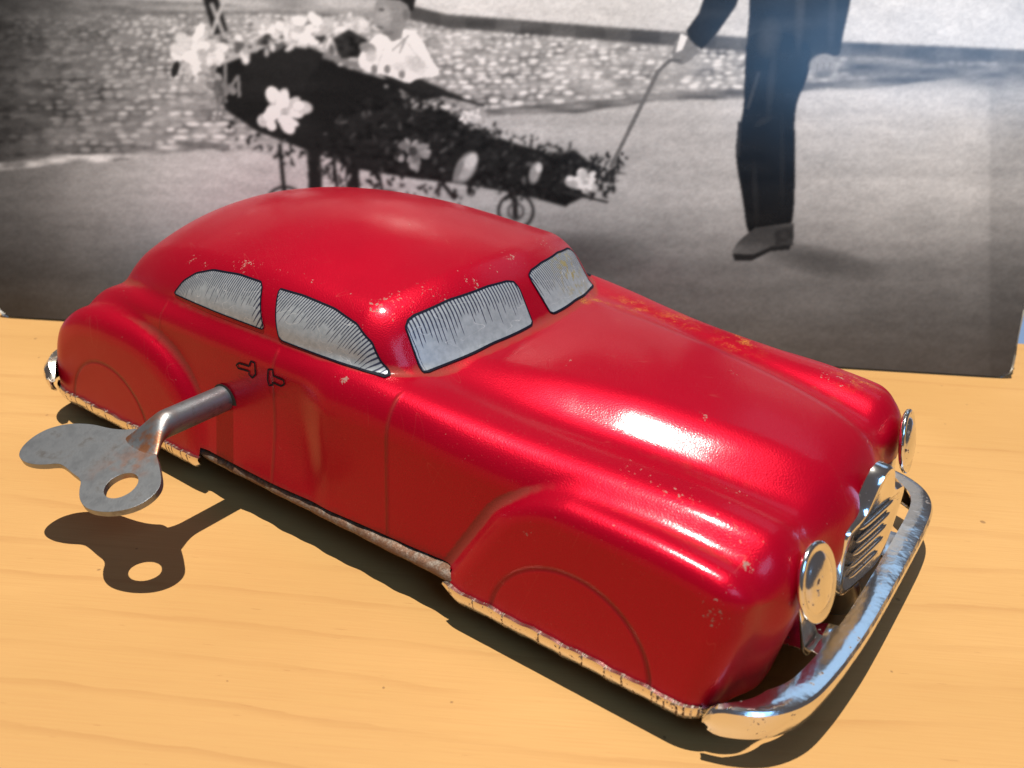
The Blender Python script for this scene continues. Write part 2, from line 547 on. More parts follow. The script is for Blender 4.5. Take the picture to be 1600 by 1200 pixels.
def body(x, y, z):
    hull, rd, hood, wf, wr, cabin = prims(x, y, z)
    f = smin(hull, rd, 0.42)
    f = smin(f, hood, 0.5)
    f = smin(f, cabin, 0.13)
    f = smin(f, wr, 0.17)
    f = smin(f, wf, 0.20)
    return f


def body_p(P):
    return body(P[:, 0].astype(np.float32), P[:, 1].astype(np.float32), P[:, 2].astype(np.float32)).astype(np.float64)


def grad_p(P, h=0.02):
    g = np.empty_like(P)
    for i in range(3):
        d = np.zeros(3); d[i] = h
        g[:, i] = (body_p(P + d) - body_p(P - d)) / (2 * h)
    return g


def surface_nets(step):
    x = np.arange(-8.3, 8.1, step, dtype=np.float32)
    yh = np.arange(0, 4.3, step, dtype=np.float32)
    z = np.arange(0.25, 5.5, step, dtype=np.float32)
    V = body(x[:, None, None], yh[None, :, None], z[None, None, :]).astype(np.float32)
    V = np.concatenate([V[:, :0:-1], V], axis=1)
    y = np.concatenate([-yh[:0:-1], yh])
    S = V < 0
    nx, ny, nz = V.shape
    cs = S[:-1, :-1, :-1].astype(np.int8)
    cnt = np.zeros_like(cs)
    for i in (0, 1):
        for j in (0, 1):
            for l in (0, 1):
                cnt += S[i:nx - 1 + i, j:ny - 1 + j, l:nz - 1 + l]
    act = (cnt > 0) & (cnt < 8)
    ci, cj, ck = np.nonzero(act)
    pts = np.stack([x[ci] + step / 2, y[cj] + step / 2, z[ck] + step / 2], 1).astype(np.float64)
    idx = -np.ones(act.shape, dtype=np.int64)
    idx[ci, cj, ck] = np.arange(len(ci))
    faces = []
    # x edges
    for ax in range(3):
        sl0 = [slice(None)] * 3; sl1 = [slice(None)] * 3
        sl0[ax] = slice(0, -1); sl1[ax] = slice(1, None)
        a = S[tuple(sl0)]; b = S[tuple(sl1)]
        ii = np.nonzero(a != b)
        o = [k for k in range(3) if k != ax]
        ok = np.ones(len(ii[0]), bool)
        for k in o:
            ok &= (ii[k] > 0) & (ii[k] < act.shape[k])
        ii = [q[ok] for q in ii]
        flip = a[tuple(ii)]
        def cell(d1, d2):
            q = [None] * 3; q[ax] = ii[ax]; q[o[0]] = ii[o[0]] - d1; q[o[1]] = ii[o[1]] - d2
            return idx[tuple(q)]
        f = np.stack([cell(1, 1), cell(0, 1), cell(0, 0), cell(1, 0)], 1)
        if ax == 1: flip = ~flip
        f[~flip] = f[~flip][:, ::-1]
        faces.append(f)
    F = np.concatenate(faces)
    F = F[(F >= 0).all(1)]
    return pts, F


def newton(P, it=5):
    for _ in range(it):
        g = grad_p(P); v = body_p(P)
        P = P - g * np.clip(v / np.maximum((g * g).sum(1), 1e-4), -0.06, 0.06)[:, None]
    return P


def hit(px, py, lo=8.0, hi=32.0, n=500):
    """where the sight line of a photo pixel meets the body"""
    d = ray(px, py)
    t = np.linspace(lo, hi, n)
    P = CAM + t[:, None] * d
    v = body_p(P)
    k = np.nonzero(v < 0)[0]
    if not len(k): return None
    a, b = t[max(k[0] - 1, 0)], t[k[0]]
    for _ in range(18):
        m = (a + b) / 2
        if body_p((CAM + m * d)[None])[0] < 0: b = m
        else: a = m
    return CAM + b * d


def lift(P, axis, start, stop):
    """slide points along one axis from outside until they touch the body"""
    P = np.array(P, float)
    t = np.linspace(start, stop, 200)
    a = np.full(len(P), start, float); b = np.full(len(P), stop, float)
    found = np.zeros(len(P), bool)
    for i in range(1, len(t)):
        Q = P.copy(); Q[:, axis] = t[i]
        ins = (body_p(Q) < 0) & ~found
        a[ins] = t[i - 1]; b[ins] = t[i]; found |= ins
    for _ in range(16):
        m = (a + b) / 2
        Q = P.copy(); Q[:, axis] = m
        ins = body_p(Q) < 0
        b = np.where(ins, m, b); a = np.where(ins, a, m)
    P[:, axis] = b
    return P


car = empty('toy_car')
tag(car, 'red tinplate wind-up toy sedan with worn paint and chrome bumper', 'toy car')

SKIRT = 0.62        # lower edge of the wings
SILL = 0.945         # lower edge of the doors


def base_z(x):
    """lower edge of the pressing along its length"""
    return np.where((x > -3.0) & (x < 2.78), SILL, SKIRT)


def spot_sum(P, pts):
    v = np.zeros(len(P))
    for q, r, s in pts:
        if q is None: continue
        v = np.maximum(v, s * np.exp(-(((P - q) / r) ** 2).sum(1)))
    return v


def build_body():
    P, F = surface_nets(0.055)
    P = newton(P)
    bz = base_z(P[:, 0])
    keep = (P[F][:, :, 2] > bz[F]).any(1)
    F = F[keep]
    low = P[:, 2] < bz
    P[low, 2] = bz[low]
    used = np.zeros(len(P), bool); used[F.ravel()] = True
    for _ in range(2):       # back onto the surface, height kept
        Q = P[low & used]
        g = grad_p(Q); v = body_p(Q); g[:, 2] = 0
        P[low & used] = Q - g * np.clip(v / np.maximum((g * g).sum(1), 1e-2), -0.05, 0.05)[:, None]
    remap = -np.ones(len(P), int); remap[used] = np.arange(used.sum())
    P = P[used]; F = remap[F]
    g = grad_p(P)
    ln = np.linalg.norm(g, axis=1)
    N = g / ln[:, None]
    # curvature -> grime in the creases, wear on the ridges
    h = 0.08
    lap = -6 * body_p(P)
    for i in range(3):
        d = np.zeros(3); d[i] = h
        lap += body_p(P + d) + body_p(P - d)
    lap = lap / (h * h) / np.maximum(ln, 0.3)
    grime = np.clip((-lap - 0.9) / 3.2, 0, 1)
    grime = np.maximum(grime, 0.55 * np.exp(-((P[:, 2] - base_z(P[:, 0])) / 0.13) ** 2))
    edge = np.clip(lap / 2.5, 0, 1)
    chips = [(hit(*q), r, s) for q, r, s in (
        ((822, 832), 0.10, 1.0), ((800, 405), 0.22, 0.8), ((590, 478), 0.25, 0.7), ((680, 462), 0.3, 0.75), ((385, 412), 0.25, 0.8),
        ((300, 408), 0.2, 0.6), ((1150, 770), 0.3, 0.8), ((1170, 885), 0.16, 1.0), ((1145, 840), 0.3, 0.7), ((880, 560), 0.35, 0.62),
        ((1350, 765), 0.14, 1.0), ((1145, 580), 0.14, 0.9), ((1100, 650), 0.2, 0.7), ((745, 340), 0.6, 0.55), ((536, 594), 0.09, 0.9),
        ((1110, 960), 0.2, 0.8), ((1060, 775), 0.4, 0.55), ((1000, 740), 0.5, 0.5), ((1180, 520), 0.5, 0.6), ((268, 630), 0.08, 1.0),
        *[((590 + 290 * t, 478 - 93 * t + 6 * math.sin(t * 40)), 0.12, 0.22 + 0.5 * math.sin(t * 23) ** 2) for t in np.linspace(0, 1, 22)],
        *[((300 + 270 * t, 410 + 50 * t * t + 4 * math.sin(t * 30)), 0.12, 0.30 + 0.45 * math.sin(t * 19) ** 2) for t in np.linspace(0, 1, 14)],
        ((620, 470), 0.4, 0.6), ((740, 445), 0.3, 0.7), ((860, 385), 0.3, 0.7), ((640, 345), 0.7, 0.45), ((1300, 590), 0.5, 0.6))]
    chip = spot_sum(P, chips)
    rusts = [(hit(*q), r, s) for q, r, s in (
        ((1220, 545), 0.32, 1.0), ((1300, 573), 0.32, 1.0), ((1160, 530), 0.4, 0.7), ((1060, 500), 0.4, 0.45), ((935, 470), 0.3, 0.8), ((1340, 590), 0.3, 0.8),
        ((905, 465), 0.2, 0.9), ((985, 480), 0.4, 0.5))]
    rust = spot_sum(P, rusts)
    # which pressed part every face belongs to
    C = P[F].mean(1)
    pr = np.stack(prims(*[C[:, i].astype(np.float32) for i in range(3)]), 1)
    part = np.argmin(pr, 1)
    lab = np.full(len(F), 0)
    lab[(part == 2)] = 1                                   # bonnet
    lab[(part == 5)] = 2                                   # roof
    side = (C[:, 1] > 0).astype(int)
    lab[part == 3] = 10 + side[part == 3]
    lab[part == 4] = 12 + side[part == 4]
    dz = (lab == 0) & (C[:, 2] < 3.50) & (np.abs(C[:, 1]) > 3.0)
    m = dz & (C[:, 0] > LINES_SEAM[0]) & (C[:, 0] < LINES_SEAM[1]); lab[m] = 14 + side[m]
    m = dz & (C[:, 0] <= LINES_SEAM[0]) & (C[:, 0] > -3.9); lab[m] = 16 + side[m]
    for q, (cx, cz, r) in enumerate((ARC_F, ARC_R)):
        m = (np.hypot(C[:, 0] - cx, C[:, 2] - cz) < r) & (np.abs(C[:, 1]) > 3.3) & (lab >= 10) & (lab < 14)
        lab[m] = 18 + 2 * q + side[m]
    # every part one connected piece: stray islands go to the neighbour they touch most
    ed = np.sort(np.concatenate([F[:, [i, (i + 1) % 4]] for i in range(4)]), 1)
    fid = np.tile(np.arange(len(F)), 4)
    o_ = np.lexsort((ed[:, 1], ed[:, 0])); ed = ed[o_]; fid = fid[o_]
    same = (ed[1:] == ed[:-1]).all(1)
    fa, fb_ = fid[:-1][same], fid[1:][same]
    def comps():
        c_ = np.arange(len(F))
        m_ = lab[fa] == lab[fb_]
        a_, b_ = fa[m_], fb_[m_]
        for _ in range(2000):
            mn = np.minimum(c_[a_], c_[b_]); old = c_.copy()
            np.minimum.at(c_, a_, mn); np.minimum.at(c_, b_, mn)
            c_ = c_[c_]
            if (c_ == old).all(): break
        return c_
    for _ in range(3):
        c_ = comps()
        for l in np.unique(lab):
            ids, cn = np.unique(c_[lab == l], return_counts=True)
            for k_ in ids[np.argsort(cn)[:-1]]:
                mine = (c_ == k_)
                if mine.sum() > 900: continue
                nb = np.concatenate([lab[fb_[mine[fa] & ~mine[fb_]]], lab[fa[mine[fb_] & ~mine[fa]]]])
                if len(nb): lab[mine] = np.bincount(nb).argmax()
    c_ = comps()
    ids, cn = np.unique(c_[lab == 0], return_counts=True)
    for q, k_ in enumerate(ids[np.argsort(cn)[:-1]]): lab[c_ == k_] = 3 + q
    names = {0: 'body_shell', 3: 'side_panel', 4: 'side_panel', 5: 'side_panel', 6: 'side_panel', 1: 'bonnet', 2: 'roof', 10: 'front_wing', 11: 'front_wing', 12: 'rear_wing', 13: 'rear_wing',
             14: 'front_door', 15: 'front_door', 16: 'rear_door', 17: 'rear_door', 18: 'wheel_cover', 19: 'wheel_cover', 20: 'wheel_cover', 21: 'wheel_cover'}
    out = {}
    for l, nm in names.items():
        f = F[lab == l]
        if not len(f): continue
        ids, inv = np.unique(f.ravel(), return_inverse=True)
        par = out[10 + (l - 18)] if l >= 18 else car
        o = mesh_obj(nm, P[ids], inv.reshape(f.shape), PAINT, par, True, N[ids])
        for an, av in (('grime', grime), ('edge', edge), ('chip', chip), ('rust', rust)):
            attr(o, an, av[ids])
        out[l] = o
    return out


PARTS = build_body()


# ---------------------------------------------------------------- printed windows and handles
def resample(poly, step):
    poly = np.asarray(poly, float)
    out = []
    for i in range(len(poly)):
        a, b = poly[i], poly[(i + 1) % len(poly)]
        n = max(1, int(np.linalg.norm(b - a) / step))
        for k in range(n): out.append(a + (b - a) * k / n)
    return np.array(out)


def round_poly(poly, it=2, w=0.22):
    """soften the corners of a closed outline (corner cutting)"""
    p = np.asarray(poly, float)
    for _ in range(it):
        q = []
        for i in range(len(p)):
            a, b = p[i], p[(i + 1) % len(p)]
            q += [a + (b - a) * w, b + (a - b) * w]
        p = np.array(q)
    return p


def inset(poly, d):
    n = len(poly)
    area = 0.5 * sum(poly[i][0] * poly[(i + 1) % n][1] - poly[(i + 1) % n][0] * poly[i][1] for i in range(n))
    s = 1 if area > 0 else -1
    out = []
    for i in range(n):
        t = poly[(i + 1) % n] - poly[i - 1]
        t = t / (np.linalg.norm(t) + 1e-9)
        out.append(poly[i] + s * d * np.array([-t[1], t[0]]))
    return np.array(out)


def in_poly(pts, poly):
    x, y = pts[:, 0], pts[:, 1]
    r = np.zeros(len(pts), bool)
    j = len(poly) - 1
    for i in range(len(poly)):
        xi, yi = poly[i]; xj, yj = poly[j]
        c = ((yi > y) != (yj > y)) & (x < (xj - xi) * (y - yi) / (yj - yi + 1e-12) + xi)
        r ^= c; j = i
    return r


def pane(name, outline_px, axis, start, stop, mirror=False, rust=None, corner=0.16, slant=0.0):
    P3 = np.array([hit(*q) for q in outline_px])
    ax2 = [0, 2] if axis == 1 else [1, 2]
    if axis == 0: P3[:, 1] = np.maximum(P3[:, 1], -2.64)
    poly = round_poly(P3[:, ax2], 2, corner)
    poly = resample(poly, 0.06)
    if mirror and axis == 0: poly = poly * np.array([-1, 1])
    st = 0.07
    lo, hi = poly.min(0), poly.max(0)
    gx, gy = np.meshgrid(np.arange(lo[0], hi[0], st), np.arange(lo[1], hi[1], st))
    g = np.stack([gx.ravel(), gy.ravel()], 1)
    small = inset(poly, 0.035)
    g = g[in_poly(g, small)]
    n = len(poly)
    vin = [Vector(p) for p in np.concatenate([poly, g])]
    vo, _, fo, *_ = delaunay_2d_cdt(vin, [(i, (i + 1) % n) for i in range(n)], [], 1, 1e-5)
    v2 = np.array([tuple(v) for v in vo])
    def to3(p2, off):
        q = np.zeros((len(p2), 3)); q[:, ax2] = p2
        q = lift(q, axis, start, stop)
        gr = grad_p(q); gr /= np.linalg.norm(gr, axis=1)[:, None]
        return q + gr * off, gr
    V, NN = to3(v2, 0.012)
    if mirror and axis == 1:
        V = V * np.array([1, -1, 1]); NN = NN * np.array([1, -1, 1])
    faces = [tuple(f) for f in fo]
    # make the winding face outward
    a, b, c_ = (V[list(faces[0])[i]] for i in range(3))
    if np.dot(np.cross(b - a, c_ - a), NN[faces[0][0]]) < 0: faces = [f[::-1] for f in faces]
    o = mesh_obj(name, V, faces, WINDOW, car, True)
    # depth of each point below the pane's top edge
    hd = []
    for p in v2:
        ys = []
        for i in range(n):
            a, b = poly[i], poly[(i + 1) % n]
            if (a[0] - p[0]) * (b[0] - p[0]) <= 0 and a[0] != b[0]:
                ys.append(a[1] + (b[1] - a[1]) * (p[0] - a[0]) / (b[0] - a[0]))
        hd.append(max(ys) - p[1] if ys else 0.0)
    attr(o, 'hu', v2[:, 0] * (15.0 if axis == 0 else 18.5)); attr(o, 'hd', hd); attr(o, 'hs', np.asarray(hd) * slant)
    attr(o, 'rust', np.full(len(V), 0.0) if rust is None else spot_sum(V, [(V.mean(0) + np.array(rust), 0.6, 1.0)]))
    # the dark printed outline
    outer = inset(poly, -0.004); inner = inset(poly, 0.019)
    R, RN = to3(np.concatenate([outer, inner]), 0.019)
    if mirror and axis == 1: R = R * np.array([1, -1, 1])
    fs = [(i, (i + 1) % n, n + (i + 1) % n, n + i) for i in range(n)]
    mesh_obj('outline', R, fs, INK, o, True)
    return o


FRONT_W = [(437, 450), (475, 461), (525, 482), (560, 506), (583, 535), (597, 565), (606, 591), (560, 577), (500, 556), (437, 531)]
REAR_W = [(272, 459), (288, 438), (308, 426), (335, 421), (375, 428), (413, 441), (415, 517), (370, 500), (320, 480)]
for mir in (False, True):
    pane('side_window', FRONT_W, 1, -4.2, -2.2, mir, None, 0.07, 10.0)
    pane('side_window', REAR_W, 1, -4.2, -2.2, mir, None, 0.09, 5.0)
WS = [(632, 512), (636, 500), (646, 492), (700, 468), (760, 447), (790, 439), (802, 440), (810, 449), (834, 507), (770, 537), (661, 588), (646, 550)]
pane('windscreen', WS, 0, 2.2, -0.5, False, None, 0.07, 2.5)
pane('windscreen', WS, 0, 2.2, -0.5, True, (0.0, 0.3, 0.1), 0.07, -4.0)


def ribbon(name, pts_px, width, closed, mirror, parent):
    """thin printed line lying on the car's flank"""
    P3 = np.array([hit(*q) for q in pts_px])[:, [0, 2]]
    if closed: P3 = resample(P3, 0.04)
    n = len(P3); L = []; R = []
    for i in range(n):
        a = P3[i - 1] if (closed or i) else P3[i]
        b = P3[(i + 1) % n] if (closed or i < n - 1) else P3[i]
        t = b - a; t /= np.linalg.norm(t) + 1e-9
        nn = np.array([-t[1], t[0]]) * width / 2
        L.append(P3[i] + nn); R.append(P3[i] - nn)
    p2 = np.array(L + R)
    q = np.zeros((2 * n, 3)); q[:, [0, 2]] = p2
    q = lift(q, 1, -4.3, -2.5)
    q[:, 1] -= 0.014
    if mirror: q[:, 1] *= -1
    m = n if closed else n - 1
    return mesh_obj(name, q, [(i, (i + 1) % n, n + (i + 1) % n, n + i) for i in range(m)], INK, parent)


H1 = [(393, 564), (399, 567), (400, 585), (395, 590), (390, 585), (390, 580), (373, 575), (370, 570), (374, 567), (390, 572)]
H2 = [(420, 577), (427, 577), (428, 587), (444, 594), (445, 600), (440, 603), (426, 597), (427, 601), (421, 602), (419, 593)]
for mir in (False, True):
    s = 1 if mir else 0
    ribbon('door_handle', H1, 0.035, True, mir, PARTS[16 + s])
    ribbon('door_handle', H2, 0.035, True, mir, PARTS[14 + s])


# ---------------------------------------------------------------- chassis, sills, trim, wheels
def box(bm, c, s, bev=0.0):
    m = Matrix.Translation(Vector(c)) @ Matrix.Diagonal((*s, 1))
    r = bmesh.ops.create_cube(bm, size=1, matrix=m)
    if bev:
        es = {e for v in r['verts'] for e in v.link_edges}
        bmesh.ops.bevel(bm, geom=list(es), offset=bev, segments=2, affect='EDGES')


def plan_ring(z, off, n=360):
    """outline of the pressing at one height, walked round by angle"""
    out = []
    an = np.linspace(0, 2 * np.pi, n, endpoint=False)
    D = np.stack([np.cos(an) * 2.1, np.sin(an), 0 * an], 1)
    D /= np.linalg.norm(D, axis=1)[:, None]
    a = np.full(n, 2.0); b = np.full(n, 10.5)
    for _ in range(26):
        m = (a + b) / 2
        Q = D * m[:, None]; Q[:, 2] = z
        ins = body_p(Q) < 0
        a = np.where(ins, m, a); b = np.where(ins, b, m)
    Q = D * b[:, None]; Q[:, 2] = z
    g = grad_p(Q); g[:, 2] = 0; g /= np.linalg.norm(g, axis=1)[:, None]
    return Q + g * off, g


def chassis():
    Q, _ = plan_ring(0.7, -0.16)
    bm = bmesh.new()
    a = [bm.verts.new((p[0], p[1], 0.66)) for p in Q]
    b = [bm.verts.new((p[0], p[1], 0.74)) for p in Q]
    bm.faces.new(a); bm.faces.new(b[::-1])
    n = len(Q)
    for i in range(n): bm.faces.new((a[i], a[(i + 1) % n], b[(i + 1) % n], b[i]))
    bm_obj('chassis_plate', bm, DARK, car, False)
    for s in (-1, 1):
        # rusty running board: turned-out flange with a rounded lip
        xs = np.linspace(-3.35, 3.0, 60)
        prof = [(3.36, 0.93), (3.54, 0.905), (3.66, 0.865), (3.71, 0.81), (3.70, 0.75), (3.64, 0.70), (3.4, 0.69)]
        V = []
        for i, x in enumerate(xs):
            j = 0.012 * math.sin(x * 5.1) + 0.01 * math.sin(x * 11.7 + 1)
            tw = 0.10 * max(0, (-2.9 - x) / 0.45)
            V += [(x, s * (y + j - tw), z + j * 0.6) for y, z in prof]
        k = len(prof)
        F = [(i * k + j, i * k + j + 1, (i + 1) * k + j + 1, (i + 1) * k + j) for i in range(len(xs) - 1) for j in range(k - 1)]
        o = mesh_obj('running_board', V, F, RUSTY, car)
        md = o.modifiers.new('thick', 'SOLIDIFY'); md.thickness = 0.03 * CM
    # chrome strips round the foot of the wings
    Q, g = plan_ring(0.64, 0.0, 900)
    for x0, x1, nm in ((2.72, 7.15, 'wing_trim'), (-7.75, -2.95, 'wing_trim')):
        for s in (-1, 1):
            m = (Q[:, 0] > x0) & (Q[:, 0] < x1) & (Q[:, 1] * s > 0.5)
            ids = np.nonzero(m)[0]
            pts, gg = Q[ids], g[ids]
            o_ = np.argsort(pts[:, 0]); pts, gg = pts[o_], gg[o_]
            V = []; k = 6
            for i, (p, n_) in enumerate(zip(pts, gg)):
                jit = 0.010 * math.sin(p[0] * 7.3) + 0.008 * math.sin(p[0] * 17.0 + 2)
                end = min(1, (p[0] - x0) / 0.3, (x1 - p[0]) / 0.3 + 0.4)
                end = max(0.15, end)
                for off, z in ((-0.02, 0.755 + jit), (0.055, 0.75 + jit), (0.068, 0.715 + jit), (0.05, 0.63), (0.02, 0.54), (-0.03, 0.475 + jit)):
                    zz = 0.70 + (z - 0.70) * (end if z < 0.7 else 1)
                    q = p + n_ * off
                    V.append((q[0], q[1], zz))
            F = [(i * k + j, i * k + j + 1, (i + 1) * k + j + 1, (i + 1) * k + j) for i in range(len(pts) - 1) for j in range(k - 1)]
            tr = mesh_obj(nm, V, F, TRIM, car)
            md = tr.modifiers.new('edge', 'EDGE_SPLIT'); md.split_angle = math.radians(40)


chassis()


def lathe(bm, prof, mat4, n=40):
    """prof: list of (radius, height) about local +Z"""
    rings = []
    for r, h in prof:
        if r < 1e-6:
            rings.append([bm.verts.new(mat4 @ Vector((0, 0, h)))])
        else:
            rings.append([bm.verts.new(mat4 @ Vector((r * math.cos(2 * math.pi * i / n), r * math.sin(2 * math.pi * i / n), h))) for i in range(n)])
    for a, b in zip(rings[:-1], rings[1:]):
        for i in range(n):
            j = (i + 1) % n
            if len(a) == 1 and len(b) == 1: continue
            if len(a) == 1: bm.faces.new((a[0], b[j], b[i]))
            elif len(b) == 1: bm.faces.new((a[i], a[j], b[0]))
            else: bm.faces.new((a[i], a[j], b[j], b[i]))


def frame(loc, zdir, xhint=(0, 0, 1)):
    z = Vector(zdir).normalized()
    x = Vector(xhint); x = (x - z * x.dot(z)).normalized()
    y = z.cross(x)
    m = Matrix((x, y, z)).transposed().to_4x4()
    m.translation = Vector(loc)
    return m


def wheels():
    for x in (ARC_F[0], ARC_R[0]):
        for s in (-1, 1):
            m = frame((x, s * 2.95, 0.82), (0, s, 0))
            bm = bmesh.new()
            lathe(bm, [(0.55, -0.2), (0.74, -0.22), (0.82, -0.12), (0.82, 0.12), (0.74, 0.22), (0.55, 0.2), (0.55, -0.2)], m)
            w = bm_obj('wheel', bm, RUBBER, car)
            bm = bmesh.new()
            lathe(bm, [(0.56, 0.14), (0.4, 0.17), (0.2, 0.24), (0.0, 0.26)], m)
            bm_obj('rim', bm, TIN, w)
        bm = bmesh.new()
        lathe(bm, [(0, -3.0), (0.09, -3.0), (0.09, 3.0), (0, 3.0)], frame((x, 0, 0.82), (0, 1, 0)), 12)
        bm_obj('axle', bm, TIN, car)
    # small guide wheel behind the bumper
    bm = bmesh.new()
    m = frame((7.45, 0.25, 0.60), (0.25, 1, 0.1))
    lathe(bm, [(0, -0.12), (0.52, -0.10), (0.60, -0.04), (0.60, 0.04), (0.52, 0.10), (0, 0.12)], m)
    bm_obj('guide_wheel', bm, TIN, car)


wheels()


# ---------------------------------------------------------------- bumpers
def sweep(name, path, prof_fn, mat, parent, thick=0.04):
    """path: list of (x, y) in plan; prof_fn(i, f) gives (offset outwards, z) section points"""
    path = np.asarray(path, float)
    V = []; n = len(path)
    for i in range(n):
        a = path[max(i - 1, 0)]; b = path[min(i + 1, n - 1)]
        t = (b - a) / np.linalg.norm(b - a)
        o = np.array([t[1], -t[0]])
        pr = prof_fn(i, i / (n - 1))
        k = len(pr)
        for off, z in pr:
            q = path[i] + o * off
            V.append((q[0], q[1], z))
    F = [(i * k + j, (i + 1) * k + j, (i + 1) * k + j + 1, i * k + j + 1) for i in range(n - 1) for j in range(k - 1)]
    o = mesh_obj(name, V, F, mat, parent)
    md = o.modifiers.new('thick', 'SOLIDIFY'); md.thickness = thick * CM; md.offset = -1
    md = o.modifiers.new('edge', 'EDGE_SPLIT'); md.split_angle = math.radians(30)
    return o


def smooth_path(pts, n=90):
    pts = np.asarray(pts, float)
    d = np.concatenate([[0], np.cumsum(np.linalg.norm(np.diff(pts, axis=0), axis=1))])
    t = np.linspace(0, d[-1], 600)
    p = np.stack([np.interp(t, d, pts[:, i]) for i in range(2)], 1)
    k = np.exp(-(np.arange(-60, 61) / 22.0) ** 2); k /= k.sum()
    pp = np.concatenate([2 * p[0] - p[60:0:-1], p, 2 * p[-1] - p[-2:-62:-1]])
    p = np.stack([np.convolve(pp[:, i], k, 'valid') for i in range(2)], 1)
    return p[np.linspace(0, 599, n).astype(int)]


def bumper_profile(i, f):
    e = min(f, 1 - f) / 0.075            # blunt, closing ends
    s = max(0.0, 1 - (1 - min(e / 0.45, 1)) ** 2.4) ** 0.42
    s = max(s, 0.12)
    w = 0.34 * min(1, e / 1.4)
    top = 0.68 + 0.25 * s; bot = 0.68 - 0.24 * s
    mid = (top + bot) / 2
    q = 1 - s
    return [(-w, top), (-w * 0.5, top + 0.004), (-0.05, top), (-0.018, top - 0.008 - 0.03 * q), (0.0, top - 0.03 - 0.05 * q), (0.004, mid + 0.1 * s), (-0.008, mid), (-0.03, mid - 0.1 * s), (-0.06, bot + 0.02), (-0.09, bot)]


fb = smooth_path([(7.12, -3.78), (7.40, -3.70), (7.87, -3.40), (8.18, -2.86), (8.31, -2.0), (8.39, -1.0), (8.42, 0.0), (8.44, 1.2), (8.45, 2.3),
                  (8.42, 3.05), (8.22, 3.55), (7.8, 3.86), (7.4, 3.95), (7.0, 3.95)], 120)
front_bumper = sweep('front_bumper', fb, bumper_profile, CHROME, car)
halfr = [(-7.35, 3.93), (-7.75, 3.86), (-8.0, 3.5), (-8.12, 2.3), (-8.15, 0)]


def rear_profile(i, f):
    e = min(f, 1 - f) / 0.16
    s = math.sqrt(max(0.02, 1 - (1 - min(e, 1)) ** 2))
    return [(-0.25 * s, 1.34 * s + 0.9 * (1 - s)), (-0.05, 1.34 * s + 0.9 * (1 - s)), (0.03, 1.2 * s + 0.9 * (1 - s)), (0.05, 1.0), (0.02, 0.84), (-0.06, 0.78)]


sweep('rear_bumper', smooth_path([(x, y) for x, y in halfr] + [(x, -y) for x, y in halfr[::-1][1:]], 90), rear_profile, TRIM, car)


def strap(name, pts, width_dir, w, mat, parent, thick=0.05, bev=0.012):
    """bent flat strap through centre points"""
    wd = np.asarray(width_dir, float)
    bm = bmesh.new(); L = []
    for i, p in enumerate(pts):
        p = np.asarray(p, float)
        L.append((bm.verts.new(p - wd * w[i] / 2), bm.verts.new(p + wd * w[i] / 2)))
    for a, b in zip(L[:-1], L[1:]): bm.faces.new((a[0], a[1], b[1], b[0]))
    o = bm_obj(name, bm, mat, parent)
    md = o.modifiers.new('thick', 'SOLIDIFY'); md.thickness = thick * CM; md.offset = 0
    md = o.modifiers.new('bev', 'BEVEL'); md.width = bev * CM; md.segments = 2
    return o


for s in (-1, 1):
    y0 = s * 1.50
    strap('bumper_bracket', [(8.22, y0, 0.865), (8.0, y0, 0.87), (7.88, y0, 0.875), (7.80, y0, 0.83), (7.3, y0, 0.78)], (0, 1, 0), [0.86, 0.8, 0.74, 0.72, 0.7], CHROME, front_bumper)
    # headlamp: shallow dished disc on a stem rising from the bracket
    c = Vector((7.80, s * 2.36, 2.38))
    n = Vector((0.93, -0.15, 0.31)) if s < 0 else Vector((0.97, 0.03, 0.22))
    m = frame(c, n)
    m = m @ Matrix.Diagonal((0.88, 0.74, 1, 1))
    bm = bmesh.new()
    lathe(bm, [(0, 0.12), (0.18, 0.115), (0.34, 0.095), (0.44, 0.06), (0.475, 0.03), (0.50, 0.03), (0.56, 0.05), (0.61, 0.045), (0.635, 0.02), (0.63, -0.02), (0.58, -0.05), (0.3, -0.06), (0, -0.06)], m, 56)
    bm_obj('headlamp', bm, CHROME, car)
    strap('headlamp_stem', [(7.66, s * 2.28, 2.0), (7.72, s * 2.14, 1.62), (7.76, s * 1.95, 1.25), (7.80, s * 1.82, 0.98), (7.86, s * 1.72, 0.875)], (0.1, 1, 0), [0.3, 0.34, 0.4, 0.5, 0.56], CHROME, front_bumper)


